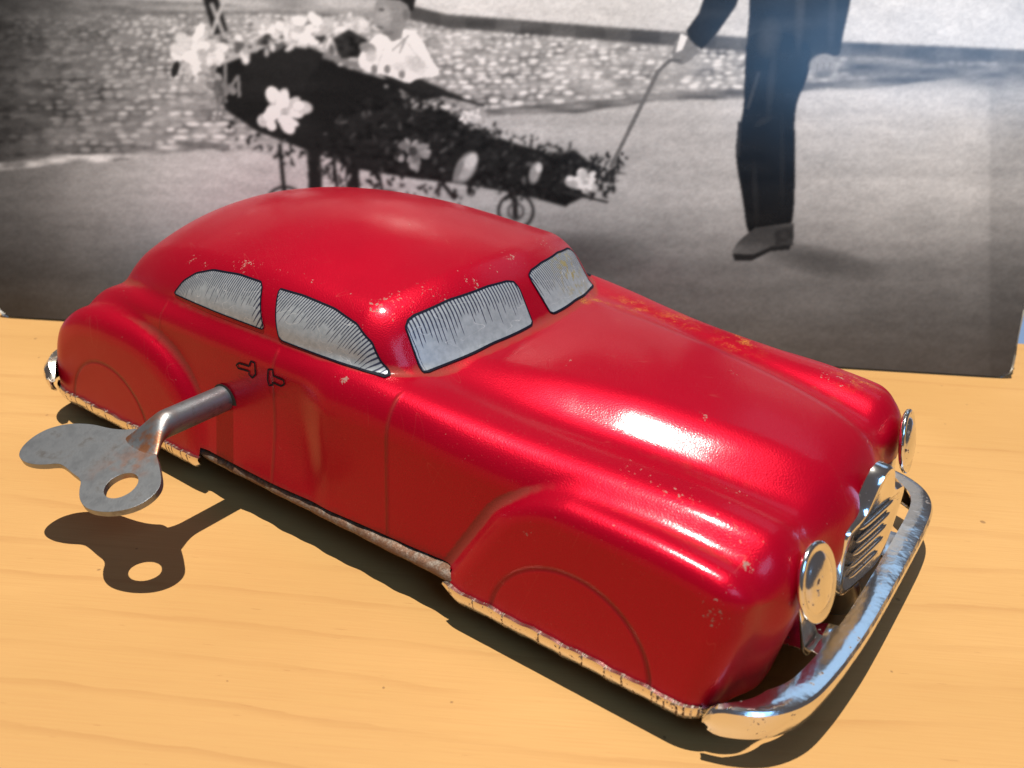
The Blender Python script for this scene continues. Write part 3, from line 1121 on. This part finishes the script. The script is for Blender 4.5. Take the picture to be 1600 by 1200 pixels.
def grille():
    """shield plate with a tall crown, stepped shoulders and turned-back edges, fluted in the middle"""
    halfo = [(0.0, 3.08), (0.16, 3.04), (0.30, 2.90), (0.40, 2.70), (0.50, 2.52), (0.62, 2.46), (0.86, 2.42), (1.0, 2.33), (1.04, 2.15),
             (1.0, 1.8), (0.92, 1.45), (0.82, 1.18), (0.66, 1.02), (0.4, 0.98), (0.0, 0.97)]
    o = [(-y, z) for y, z in halfo] + [(y, z) for y, z in halfo[::-1][1:-1]]
    o = resample(round_poly(o, 1, 0.25), 0.07)
    def place(p2, d):
        y, z = p2
        return (7.95 + 0.16 * y - 0.02 * y * y + d, y, z)
    r1 = inset(o, 0.05); r2 = inset(o, 0.13); r3 = inset(o, 0.19)
    V = [place(p, -0.17) for p in o] + [place(p, -0.02) for p in r1 * 0 + inset(o, 0.015)] + [place(p, 0.035) for p in r1] + [place(p, 0.035) for p in r2] + [place(p, 0.0) for p in r3]
    n = len(o)
    F = []
    for k in range(4):
        F += [(k * n + i, k * n + (i + 1) % n, (k + 1) * n + (i + 1) % n, (k + 1) * n + i) for i in range(n)]
    cz = 1.9
    F.append(tuple(4 * n + i for i in range(n)))
    ob = mesh_obj('grille', V, F, CHROME, car)
    md = ob.modifiers.new('edge', 'EDGE_SPLIT'); md.split_angle = math.radians(35)
    for z in (1.32, 1.55, 1.78, 2.01, 2.24):
        w = 0.50 if z < 1.5 else 0.58
        bm = bmesh.new()
        segs = 14; ring = 10; prev = None
        for i in range(segs + 1):
            f = -1 + 2 * i / segs
            r = 0.042 * math.sqrt(max(0.02, 1 - abs(f) ** 6))
            y = f * w
            c = Vector(place((y, z), 0.02))
            cur = [bm.verts.new(c + Vector((r * math.cos(2 * math.pi * j / ring), 0, r * math.sin(2 * math.pi * j / ring)))) for j in range(ring)]
            if prev:
                for j in range(ring): bm.faces.new((prev[j], prev[(j + 1) % ring], cur[(j + 1) % ring], cur[j]))
            prev = cur
        bm_obj('grille_bar', bm, CHROME, ob)


grille()

# ---------------------------------------------------------------- winding key
def winding_key():
    base = hit(350, 622)
    kx, ky, kz = base
    key = empty('winding_key', (kx, ky, kz))
    tag(key, 'grey steel winding key with one round hole stuck in the red car door', 'key')
    off = Vector((kx, ky, kz))
    end_y = ky - 1.30
    # collar hole in the door
    bm = bmesh.new()
    m = frame((kx + 0.03, ky - 0.012, kz - 0.03), (0, -1, 0))
    lathe(bm, [(0, 0.0), (0.31, 0.0)], m, 40)
    bm_obj('key_hole', bm, DARK, car, False)
    # tubular shaft flattening into the bow
    tilt = 0.30
    def plane_z(y): return kz - 0.13 + (y - end_y) * tilt
    secs = []
    N = 44
    for i in range(N + 1):
        f = i / N
        y = (ky + 0.5) + (end_y - 0.75 - ky - 0.5) * f
        s = max(0, (end_y + 0.15 - y) / 0.72); s = min(1, s); s = s * s * (3 - 2 * s)
        rx = 0.235 + 0.24 * s ** 1.6; rz = 0.235 * (1 - s) + 0.045 * s
        zc = kz * (1 - s) + s * plane_z(y)
        secs.append((y, zc, rx, rz))
    bm = bmesh.new(); prev = None; R = 28
    for y, zc, rx, rz in secs:
        cur = [bm.verts.new((kx + rx * math.cos(2 * math.pi * j / R) - off.x, y - off.y, zc + rz * math.sin(2 * math.pi * j / R) - off.z)) for j in range(R)]
        if prev:
            for j in range(R): bm.faces.new((prev[j], prev[(j + 1) % R], cur[(j + 1) % R], cur[j]))
        prev = cur
    bm.faces.new(prev)
    sh = bm_obj('shaft', bm, STEEL, key)
    attr(sh, 'rust', [0.9 * max(0, min(1, (-v.co.y / CM - 1.0) / 0.6)) for v in sh.data.vertices])
    # flat bow, outline traced in its own sloping plane
    def on_bow(px, py):
        d = ray(px, py)
        # z = kz-0.10 + (y-end_y)*tilt
        A = np.array([0, -tilt, 1.0]); b = kz - 0.13 - end_y * tilt
        t = (b - A @ CAM) / (A @ d)
        P = CAM + t * d
        return P
    zo = [(700, 232), (640, 240), (590, 238), (540, 230), (470, 212), (370, 207), (270, 225), (190, 262), (130, 310), (100, 355), (108, 388), (150, 410), (220, 416), (300, 407), (330, 423),
          (370, 458), (415, 490), (402, 545), (405, 592), (430, 628), (480, 648), (560, 653), (650, 638), (730, 603), (790, 553), (815, 503), (805, 430), (790, 372), (773, 330), (750, 280)]
    out = np.array([on_bow(x / 3.2, 600 + y / 3.2) for x, y in zo])
    out = resample(round_poly(out[:, :2], 2, 0.25), 0.05)
    hc = on_bow(612 / 3.2, 600 + 519 / 3.2)[:2]
    hl = on_bow(527 / 3.2, 600 + 535 / 3.2)[:2]; hr = on_bow(697 / 3.2, 600 + 500 / 3.2)[:2]
    rad = np.linalg.norm(hr - hl) / 2
    hole = np.array([hc + rad * np.array([math.cos(a), math.sin(a)]) for a in np.linspace(0, 2 * math.pi, 40, endpoint=False)])
    n, m_ = len(out), len(hole)
    allp = np.concatenate([out, hole])
    edges = [(i, (i + 1) % n) for i in range(n)] + [(n + i, n + (i + 1) % m_) for i in range(m_)]
    vo, _, fo, *_ = delaunay_2d_cdt([Vector(p) for p in allp], edges, [], 0, 1e-5)
    v2 = np.array([tuple(v) for v in vo])
    bm = bmesh.new()
    vs = [bm.verts.new((p[0] - kx, p[1] - ky, plane_z(p[1]) - kz)) for p in v2]
    for f in fo:
        cen = v2[list(f)].mean(0)[None]
        if in_poly(cen, out)[0] and not in_poly(cen, hole)[0]:
            bm.faces.new([vs[i] for i in f])
    loose = [v for v in bm.verts if not v.link_faces]
    bmesh.ops.delete(bm, geom=loose, context='VERTS')
    bow = bm_obj('bow', bm, STEEL, key, False)
    attr(bow, 'rust', [max(0, 1 - ((v.co.x / CM) / 0.75) ** 2 - ((v.co.y / CM + 1.95) / 0.55) ** 2) for v in bow.data.vertices])
    md = bow.modifiers.new('thick', 'SOLIDIFY'); md.thickness = 0.11 * CM; md.offset = 0
    md = bow.modifiers.new('bev', 'BEVEL'); md.width = 0.022 * CM; md.segments = 3; md.limit_method = 'ANGLE'


winding_key()


# ---------------------------------------------------------------- photograph leaning behind the car
class Canvas:
    """grey-scale drawing surface, addressed in photo pixels"""
    def __init__(s, x0, y0, x1, y1):
        s.x0, s.y0 = x0, y0
        s.w, s.h = x1 - x0, y1 - y0
        s.X, s.Y = np.meshgrid(np.arange(x0, x1, dtype=np.float32), np.arange(y0, y1, dtype=np.float32))
        s.a = np.full((s.h, s.w), 0.3, np.float32)

    def noise(s, sx, sy, seed):
        r = np.random.default_rng(seed)
        gw, gh = int(s.w / sx) + 4, int(s.h / sy) + 4
        g = r.random((gh, gw)).astype(np.float32)
        u = (s.X - s.x0) / sx + 1; v = (s.Y - s.y0) / sy + 1
        i, j = u.astype(int), v.astype(int)
        fu, fv = u - i, v - j
        fu = fu * fu * (3 - 2 * fu); fv = fv * fv * (3 - 2 * fv)
        return g[j, i] * (1 - fu) * (1 - fv) + g[j, i + 1] * fu * (1 - fv) + g[j + 1, i] * (1 - fu) * fv + g[j + 1, i + 1] * fu * fv

    def mask(s, poly):
        poly = np.asarray(poly, float)
        m = np.zeros(s.a.shape, bool)
        xa, ya = np.floor(poly.min(0)).astype(int) - 1; xb, yb = np.ceil(poly.max(0)).astype(int) + 2
        xa, ya = max(xa, s.x0), max(ya, s.y0); xb, yb = min(xb, s.x0 + s.w), min(yb, s.y0 + s.h)
        if xb <= xa or yb <= ya: return m
        sl = (slice(ya - s.y0, yb - s.y0), slice(xa - s.x0, xb - s.x0))
        pts = np.stack([s.X[sl].ravel(), s.Y[sl].ravel()], 1)
        m[sl] = in_poly(pts, poly).reshape(m[sl].shape)
        return m

    def poly(s, pts, v, amp=0.0, tex=None):
        m = s.mask(pts)
        s.a[m] = v if tex is None else (v + amp * (tex - 0.5))[m]
        return m

    def ell(s, cx, cy, rx, ry, v, ang=0.0, soft=0.0):
        c, sn = math.cos(ang), math.sin(ang)
        xa, xb = int(max(cx - rx - ry - 3, s.x0)), int(min(cx + rx + ry + 3, s.x0 + s.w))
        ya, yb = int(max(cy - rx - ry - 3, s.y0)), int(min(cy + rx + ry + 3, s.y0 + s.h))
        if xb <= xa or yb <= ya: return
        sl = (slice(ya - s.y0, yb - s.y0), slice(xa - s.x0, xb - s.x0))
        dx, dy = s.X[sl] - cx, s.Y[sl] - cy
        r = ((dx * c + dy * sn) / rx) ** 2 + ((-dx * sn + dy * c) / ry) ** 2
        if soft:
            w = np.clip((1 - r) / soft, 0, 1)
        else:
            w = (r < 1).astype(np.float32)
        s.a[sl] = s.a[sl] * (1 - w) + v * w

    def line(s, x0, y0, x1, y1, w, v):
        d = np.array([x1 - x0, y1 - y0], float); d /= np.linalg.norm(d)
        n = np.array([-d[1], d[0]]) * w / 2
        s.poly([(x0 + n[0], y0 + n[1]), (x1 + n[0], y1 + n[1]), (x1 - n[0], y1 - n[1]), (x0 - n[0], y0 - n[1])], v)

    def ring(s, cx, cy, r, w, v):
        d = np.abs(np.hypot(s.X - cx, s.Y - cy) - r)
        s.a[d < w / 2] = v

    def blur(s, sig):
        k = np.exp(-0.5 * (np.arange(-6, 7) / sig) ** 2); k /= k.sum()
        a = np.pad(s.a, 6, mode='edge')
        a = sum(k[i] * a[:, i:i + s.w] for i in range(13))
        s.a = sum(k[i] * a[i:i + s.h] for i in range(13))


def picture():
    c = Canvas(-80, -330, 1700, 700)
    X, Y = c.X, c.Y
    r = random.Random(11)
    n_big = c.noise(260, 120, 1); n_mid = c.noise(60, 16, 2); n_fine = c.noise(9, 5, 3); n_st = c.noise(34, 7, 4); n_st2 = c.noise(80, 9, 5)
    kerb = np.interp(X[0], [-80, 330, 640, 700, 1160, 1330, 1700], [-40, -22, 8, 22, 58, 66, 82])[None, :]
    edge = np.interp(X[0], [-80, 0, 330, 560, 760, 1160, 1600, 1700], [276, 268, 236, 205, 186, 152, 112, 104])[None, :] + 12 * (c.noise(55, 40, 6) - 0.5)
    # smooth roadway
    c.a = 0.43 + 0.07 * (n_big - 0.5) + 0.05 * (n_st2 - 0.5) + 0.03 * (n_fine - 0.5)
    c.a = c.a * np.interp(Y, [150, 300, 420, 600], [1.34, 1.24, 0.62, 0.31]).astype(np.float32)  # light falling off towards the print's foot, painted into the ink
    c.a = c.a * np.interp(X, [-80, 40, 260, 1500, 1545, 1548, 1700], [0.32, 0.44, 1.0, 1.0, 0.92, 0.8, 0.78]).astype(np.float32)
    # setts
    m = (Y < edge) & (Y > kerb)
    setts = 0.33 + 0.22 * (n_st - 0.5) + 0.20 * (n_mid - 0.5) + 0.08 * (n_fine - 0.5)
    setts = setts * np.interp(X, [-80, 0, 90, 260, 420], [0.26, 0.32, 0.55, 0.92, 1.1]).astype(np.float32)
    c.a = np.where(m, setts, c.a)
    bm_ = m.copy()
    yy = 26.0
    base_a = c.a.copy()
    while yy < 275:
        hgt = 4.5 + 7.5 * (yy / 260.0)
        xx = -80 + r.uniform(0, 20)
        while xx < 1690:
            wid = hgt * r.uniform(1.5, 3.0)
            e_ = float(np.interp(xx, [-80, 0, 330, 560, 760, 1160, 1600, 1700], [276, 268, 236, 205, 186, 152, 112, 104]))
            k_ = float(np.interp(xx, [-80, 330, 640, 700, 1160, 1330, 1700], [-40, -22, 30, 44, 80, 90, 104]))
            if k_ < yy < e_ - 4:
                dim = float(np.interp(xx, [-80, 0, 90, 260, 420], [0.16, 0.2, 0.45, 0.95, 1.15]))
                c.ell(xx + wid / 2, yy + r.uniform(-2, 2), wid * 0.5, hgt * 0.40, dim * r.uniform(0.34, 0.78), r.uniform(-0.12, 0.06), 0.7)
            xx += wid
        yy += hgt * 0.92
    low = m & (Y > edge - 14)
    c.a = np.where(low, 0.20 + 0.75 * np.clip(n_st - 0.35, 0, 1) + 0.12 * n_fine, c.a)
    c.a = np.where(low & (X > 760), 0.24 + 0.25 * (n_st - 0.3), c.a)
    # kerb stones and pavement above them
    up = Y <= kerb
    c.a = np.where(up, 0.62 + 0.12 * (n_big - 0.5) + 0.05 * (n_fine - 0.5), c.a)
    kb = (Y > kerb) & (Y < kerb + 22) & (X > 500)
    c.a = np.where(kb, 0.13 + 0.12 * (n_mid - 0.3) + 0.04 * (np.mod(X, 86) < 40), c.a)
    c.a = np.where((X < 600) & (Y < kerb + 26), 0.45 + 0.3 * (n_mid - 0.4), c.a)
    c.a = np.where(Y < -45 - 30 * n_big, 0.07 + 0.10 * n_big * n_mid + np.interp(X, [300, 1000], [0.25, 0.0]).astype(np.float32), c.a)
    gw = np.clip((X - 1290) / 40, 0, 1) * np.exp(-((Y - (kerb + 34 + 8 * n_mid)) / 20) ** 2)
    c.a = c.a * (1 - gw) + (0.13 + 0.2 * n_st) * gw
    # shadows on the road
    c.ell(1280, 408, 120, 26, 0.17, 0.2, 1.0)
    c.ell(880, 400, 160, 44, 0.17, 0.0, 1.0)
    # ------- cart: dark shell-shaped body
    shell = [(332, 118), (345, 92), (375, 76), (425, 66), (470, 68), (505, 82), (530, 102), (600, 122), (680, 142), (757, 166), (700, 150), (660, 158), (700, 205), (640, 250), (560, 262), (470, 232), (400, 205), (352, 172)]
    c.poly(shell, 0.045, 0.03, n_mid)
    c.poly([(380, 90), (430, 72), (478, 78), (500, 98), (470, 140), (420, 130), (385, 120)], 0.055)
    c.line(340, 100, 430, 64, 7, 0.5); c.line(430, 64, 480, 72, 7, 0.62)
    c.line(505, 86, 650, 130, 9, 0.30); c.line(650, 130, 757, 166, 4, 0.05)
    c.poly([(575, 108), (650, 120), (757, 166), (640, 140)], 0.06)
    # legs and struts below
    for x0, y0, x1, y1, w in ((437, 225, 446, 320, 7), (490, 235, 494, 320, 22), (520, 240, 530, 320, 6), (550, 240, 552, 320, 22), (590, 260, 600, 310, 5), (690, 285, 712, 312, 7), (803, 290, 806, 345, 9)):
        c.line(x0, y0, x1, y1, w, 0.05)
    c.ring(445, 322, 30, 5, 0.07); c.ring(806, 330, 27, 5, 0.05); c.ring(806, 330, 12, 4, 0.12)
    # foliage hanging along the bow
    fol = [(560, 150), (620, 148), (690, 168), (745, 200), (800, 222), (850, 236), (905, 240), (940, 265), (930, 300), (888, 320), (845, 312), (790, 300), (720, 288), (650, 280), (590, 270), (540, 262), (505, 235)]
    c.poly(fol, 0.045, 0.05, n_fine)
    c.poly([(840, 300), (900, 305), (885, 324), (842, 312)], 0.03)
    for _ in range(380):
        t = r.random()
        x = 350 + 610 * t ** 0.6
        top = np.interp(x, [350, 430, 560, 700, 800, 960], [170, 205, 170, 170, 220, 262])
        bot = np.interp(x, [350, 430, 560, 700, 800, 960], [210, 245, 285, 295, 310, 300])
        y = top + (bot - top) * r.random() ** 0.8 + r.gauss(0, 5)
        v = r.choice((0.03, 0.04, 0.05, 0.05, 0.05, 0.08, 0.12, 0.2))
        c.ell(x, y, r.uniform(3, 8), r.uniform(1.5, 3.6), v, r.uniform(0, 3.1))
    for _ in range(130):      # sprigs breaking the outline
        x = r.uniform(600, 975)
        y = np.interp(x, [600, 700, 760, 850, 940, 980], [150, 168, 205, 232, 250, 270]) + r.gauss(0, 7)
        c.ell(x, y, r.uniform(3, 8), r.uniform(1.2, 3), r.choice((0.05, 0.06, 0.14, 0.4)), r.uniform(0, 3.1))
    for _ in range(120):
        x = r.uniform(360, 720)
        y = np.interp(x, [360, 440, 560, 720], [212, 240, 285, 300]) + r.uniform(-4, 22)
        c.ell(x, y, r.uniform(3, 7), r.uniform(1.5, 3), r.choice((0.05, 0.07, 0.5)), r.uniform(0.8, 2.4))
    for _ in range(60):       # garland round the rim
        x = r.uniform(350, 560); y = np.interp(x, [350, 430, 560], [84, 55, 62]) + r.gauss(0, 10)
        c.ell(x, y, r.uniform(4, 11), r.uniform(3, 7), r.choice((0.08, 0.2, 0.5, 0.72, 0.8)), r.uniform(0, 3.1))
    for _ in range(46):
        x = r.uniform(400, 570); y = r.uniform(28, 58)
        c.ell(x, y, r.uniform(5, 14), r.uniform(4, 9), r.choice((0.55, 0.7, 0.8)), r.uniform(0, 3.1))
    c.poly([(520, 60), (545, 45), (575, 62), (560, 90), (530, 92)], 0.06, 0.1, n_fine)
    c.line(318, -40, 345, 52, 24, 0.05); c.line(330, 5, 352, 60, 5, 0.5); c.line(350, 0, 330, 55, 5, 0.55)
    c.blur(1.3)
    # ------- flowers
    def flower(cx, cy, rad, petals, base, ang=0.0, sq=0.8):
        for i in range(petals * 3):
            a = ang + 2 * math.pi * i / petals + r.uniform(-0.5, 0.5)
            d = rad * r.uniform(0.15, 0.78)
            c.ell(cx + d * math.cos(a), cy + d * math.sin(a) * sq, rad * r.uniform(0.18, 0.46), rad * r.uniform(0.12, 0.30), base * r.uniform(0.6, 1.08), math.atan2(math.sin(a) * sq, math.cos(a)) + r.uniform(-0.6, 0.6), 0.45)
        c.ell(cx + rad * 0.1, cy + rad * 0.05, rad * 0.25, rad * 0.2, base * 0.62, 0, 0.9)
    flower(310, 80, 46, 9, 0.82); flower(330, 118, 26, 6, 0.5); flower(285, 108, 20, 5, 0.6); flower(345, 140, 26, 6, 0.3)
    flower(440, 172, 42, 9, 0.86, 0.3, 0.95)
    c.ell(274, 108, 6, 14, 0.06, 0.3)
    for x0, y0, x1, y1 in ((352, 100, 352, 150), (352, 150, 372, 118), (372, 118, 374, 152), (345, 150, 338, 190)):
        c.line(x0, y0, x1, y1, 5, 0.3)
    flower(645, 238, 27, 8, 0.42, 0.1, 1.15); c.ell(645, 236, 8, 9, 0.12, 0, 0.5)
    c.ell(728, 262, 17, 30, 0.46, 0.5, 0.6); c.ell(736, 252, 10, 16, 0.62, 0.5, 0.6); c.ell(716, 268, 6, 22, 0.30, 0.4, 0.6)
    c.ell(836, 270, 10, 20, 0.42, 0.25, 0.6); c.ell(842, 262, 6, 9, 0.66, 0, 0.6)
    flower(912, 283, 30, 8, 0.80, 0.2, 0.75); flower(735, 182, 18, 6, 0.8); flower(575, 100, 14, 5, 0.8)
    c.line(880, 300, 950, 316, 4, 0.08)
    for _ in range(26): c.ell(r.uniform(930, 982), r.uniform(240, 285), r.uniform(2, 6), r.uniform(1.5, 3), 0.06, r.uniform(0, 3))
    # ------- child in white
    c.poly(round_poly([(556, 96), (578, 62), (598, 50), (640, 44), (660, 62), (672, 90), (692, 118), (650, 122), (640, 132), (610, 118), (570, 112)], 2, 0.25), 0.86, 0.16, n_mid)
    c.line(612, 80, 640, 54, 5, 0.5); c.line(624, 84, 633, 62, 4, 0.42)
    for x, y in ((527, 92), (585, 108), (605, 108), (628, 116)): c.ell(x, y, 6, 8, 0.3, 0, 0.4)
    c.poly([(600, 40), (632, 40), (628, 60), (612, 66), (602, 54)], 0.34)
    c.ell(613, 16, 29, 38, 0.34, 0.12, 0.12); c.ell(600, 26, 15, 20, 0.46, 0, 0.8); c.poly([(588, 22), (580, 33), (590, 36)], 0.42); c.ell(596, 15, 6, 3, 0.16, 0.1, 0.5); c.ell(594, 43, 7, 2.5, 0.20, 0.1, 0.5); c.ell(634, 22, 6, 10, 0.24, 0, 0.5); c.ell(606, 52, 12, 5, 0.26, 0, 0.6)
    c.poly(round_poly([(576, -12), (598, -3), (634, 2), (644, 26), (654, -20), (630, -60), (590, -55)], 1, 0.25), 0.05)
    c.ell(575, 75, 16, 10, 0.35, 0.3, 0.5)
    c.ell(650, 100, 26, 18, 0.62, 0.6, 0.9); c.ell(580, 88, 12, 14, 0.58, 0.2, 0.9); c.ell(622, 104, 16, 9, 0.66, 0.1, 0.9)
    c.line(636, 66, 664, 104, 3, 0.6); c.line(600, 74, 590, 104, 3, 0.62)
    c.blur(0.9)
    # ------- walking man
    coat = [(1172, -330), (1345, -330), (1338, -60), (1330, 0), (1316, 60), (1312, 92), (1285, 80), (1268, 100), (1240, 165), (1172, 130), (1166, 60), (1172, 20)]
    c.poly(round_poly(coat, 2, 0.25), 0.055, 0.05, n_mid)
    legs = [(1168, 40), (1270, 60), (1264, 120), (1241, 165), (1243, 240), (1241, 350), (1226, 356), (1205, 352), (1190, 362), (1178, 372), (1166, 360), (1162, 320), (1149, 250), (1150, 215), (1162, 175), (1163, 120)]
    c.poly(round_poly(legs, 2, 0.25), 0.030, 0.02, n_mid)
    c.line(1186, 112, 1168, 170, 5, 0.10); c.line(1156, 190, 1152, 245, 6, 0.075)
    c.ell(1192, 190, 22, 6, 0.06, -0.5, 1.0); c.ell(1205, 130, 8, 60, 0.07, 0.1, 1.0); c.ell(1222, 250, 5, 90, 0.05, 0.0, 1.0); c.ell(1180, 300, 6, 60, 0.055, -0.05, 1.0)
    c.ell(1250, 20, 10, 70, 0.10, 0.05, 1.0); c.ell(1300, 30, 8, 60, 0.09, 0.05, 1.0)
    c.ell(1202, 58, 22, 36, 0.10, 0.2, 1.0)
    c.poly([(1144, 392), (1152, 380), (1164, 368), (1180, 356), (1240, 348), (1241, 372), (1234, 386), (1205, 388), (1176, 402), (1150, 404)], 0.20, 0.20, n_mid)
    c.poly([(1144, 396), (1176, 398), (1206, 385), (1236, 383), (1234, 390), (1204, 393), (1174, 408), (1148, 408)], 0.05)
    c.poly([(1210, 362), (1240, 352), (1239, 384), (1212, 384)], 0.09, 0.05, n_fine)
    c.ell(1285, 104, 23, 21, 0.40, 0, 0.4); c.ell(1286, 116, 19, 9, 0.26, -0.2, 1.0); c.line(1278, 98, 1276, 118, 2, 0.3); c.line(1288, 98, 1287, 120, 2, 0.3); c.line(1297, 98, 1297, 118, 2, 0.3)
    # sleeve, hand and the pulling rod
    c.poly([(1118, -60), (1175, -60), (1150, 10), (1122, 50), (1096, 78), (1078, 62), (1072, 48), (1092, 20)], 0.05, 0.03, n_mid)
    c.poly([(1070, 50), (1078, 62), (1094, 80), (1082, 92), (1066, 102), (1054, 98), (1049, 84), (1054, 66)], 0.30)
    c.poly([(1064, 52), (1074, 58), (1066, 78), (1056, 82)], 0.80)
    c.line(1066, 96, 1046, 94, 5, 0.22); c.line(1047, 94, 1028, 112, 6, 0.24); c.line(1029, 110, 954, 262, 6.5, 0.24)
    c.blur(1.3)
    c.a = c.a * (1 + 0.10 * (c.noise(7, 4, 21) - 0.5) + 0.10 * (c.noise(40, 14, 22) - 0.5) + 0.10 * (c.noise(3, 3, 23) - 0.5))
    c.a = np.clip(1.36 * np.clip(c.a, 0.001, 2) ** 1.5, 0.004, 0.88)
    return c


PRINT_W, PRINT_H, PRINT_LEAN = 26.25, 11.4, math.radians(14)
LEAN0, LEAN1 = math.radians(9.0), math.radians(27.0)      # the card bows: upright at its foot, leaning back at the top


def print_board():
    c = picture()
    tv = np.linspace(0, PRINT_H + 0.4, 400)
    le = LEAN0 + (LEAN1 - LEAN0) * tv / PRINT_H
    dv = tv[1] - tv[0]
    Hz = np.concatenate([[0], np.cumsum(np.cos(le[:-1]) * dv)]); Bk = np.concatenate([[0], np.cumsum(np.sin(le[:-1]) * dv)])
    def at(a_, b_, d=0.0):
        a_ = np.asarray(a_, float); b_ = np.asarray(b_, float)
        l_ = LEAN0 + (LEAN1 - LEAN0) * b_ / PRINT_H
        z_ = np.interp(b_, tv, Hz) + d * np.sin(l_) + np.minimum(b_, 0); k_ = np.interp(b_, tv, Bk) - d * np.cos(l_)
        return PA + a_[..., None] * PE - k_[..., None] * PN + z_[..., None] * np.array([0, 0, 1.0])
    nu, nv = 720, 330
    s = np.linspace(0, PRINT_W, nu); v = np.linspace(0, PRINT_H, nv)
    Sg, Vg = np.meshgrid(s, v)
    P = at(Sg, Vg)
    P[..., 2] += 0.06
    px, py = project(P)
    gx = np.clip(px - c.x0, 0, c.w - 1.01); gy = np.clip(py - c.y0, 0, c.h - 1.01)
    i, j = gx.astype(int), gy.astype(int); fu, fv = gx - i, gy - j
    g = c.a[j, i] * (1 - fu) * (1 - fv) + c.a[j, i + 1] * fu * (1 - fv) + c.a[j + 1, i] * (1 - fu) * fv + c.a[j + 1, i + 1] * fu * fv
    idx = np.arange(nu * nv).reshape(nv, nu)
    F = np.stack([idx[:-1, :-1], idx[:-1, 1:], idx[1:, 1:], idx[1:, :-1]], -1).reshape(-1, 4)
    # cut the lower corners round
    cen_s = Sg.ravel()[F].mean(1); cen_v = Vg.ravel()[F].mean(1)
    rr = 0.32
    def cut(sx): return (sx < rr) & (cen_v < rr) & (np.hypot(rr - sx, rr - cen_v) > rr)
    F = F[~(cut(cen_s) | cut(PRINT_W - cen_s))]
    root = empty('photograph_print', tuple(PA + PE * PRINT_W / 2))
    tag(root, 'black and white photograph of a walking man and flower cart propped behind the toy car', 'photograph')
    o = mesh_obj('picture', P.reshape(-1, 3) - (PA + PE * PRINT_W / 2), F, PRINT, root, True)
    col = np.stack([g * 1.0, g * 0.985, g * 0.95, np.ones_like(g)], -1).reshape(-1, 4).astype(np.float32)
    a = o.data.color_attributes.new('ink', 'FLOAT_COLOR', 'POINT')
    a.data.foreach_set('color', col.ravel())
    # stiff backing card whose worn white edge shows
    th = 0.16
    q = [(rr, 0), (PRINT_W - rr, 0)]
    ol = []
    for k in range(7):
        t = math.pi / 2 * k / 6
        ol.append((PRINT_W - rr + rr * math.sin(t), rr - rr * math.cos(t)))
    ol += [(PRINT_W, PRINT_H), (0, PRINT_H)]
    for k in range(7):
        t = math.pi / 2 * k / 6
        ol.append((rr - rr * math.cos(t), rr - rr * math.sin(t)))
    ol = resample(np.array(ol), 0.25)
    jit = np.array([[r1 * 0.018, r2 * 0.012] for r1, r2 in rng.normal(size=(len(ol), 2))])
    ol = inset(ol, -0.075) + jit
    O = PA + PE * PRINT_W / 2
    fr = list(at(ol[:, 0], ol[:, 1], -0.015) + np.array([0, 0, 0.06]) - O)
    bk = list(at(ol[:, 0], ol[:, 1], -0.015 - th) + np.array([0, 0, 0.06]) - O)
    n = len(ol)
    # rim all round, and a bowed back sheet
    Fc = [(k, n + k, n + (k + 1) % n, (k + 1) % n) for k in range(n)]
    card = mesh_obj('backing_card', fr + bk, Fc, CARD, root, False)
    Sb, Vb = np.meshgrid(np.linspace(0.05, PRINT_W - 0.05, 3), np.linspace(0.33, PRINT_H, 16))
    Bp = at(Sb, Vb, -0.015 - th * 0.9) + np.array([0, 0, 0.06]) - O
    ib = np.arange(Bp.shape[0] * Bp.shape[1]).reshape(Bp.shape[:2])
    Fb = np.stack([ib[:-1, :-1], ib[:-1, 1:], ib[1:, 1:], ib[1:, :-1]], -1).reshape(-1, 4)
    mesh_obj('back_sheet', Bp.reshape(-1, 3), Fb, CARD, root, True)


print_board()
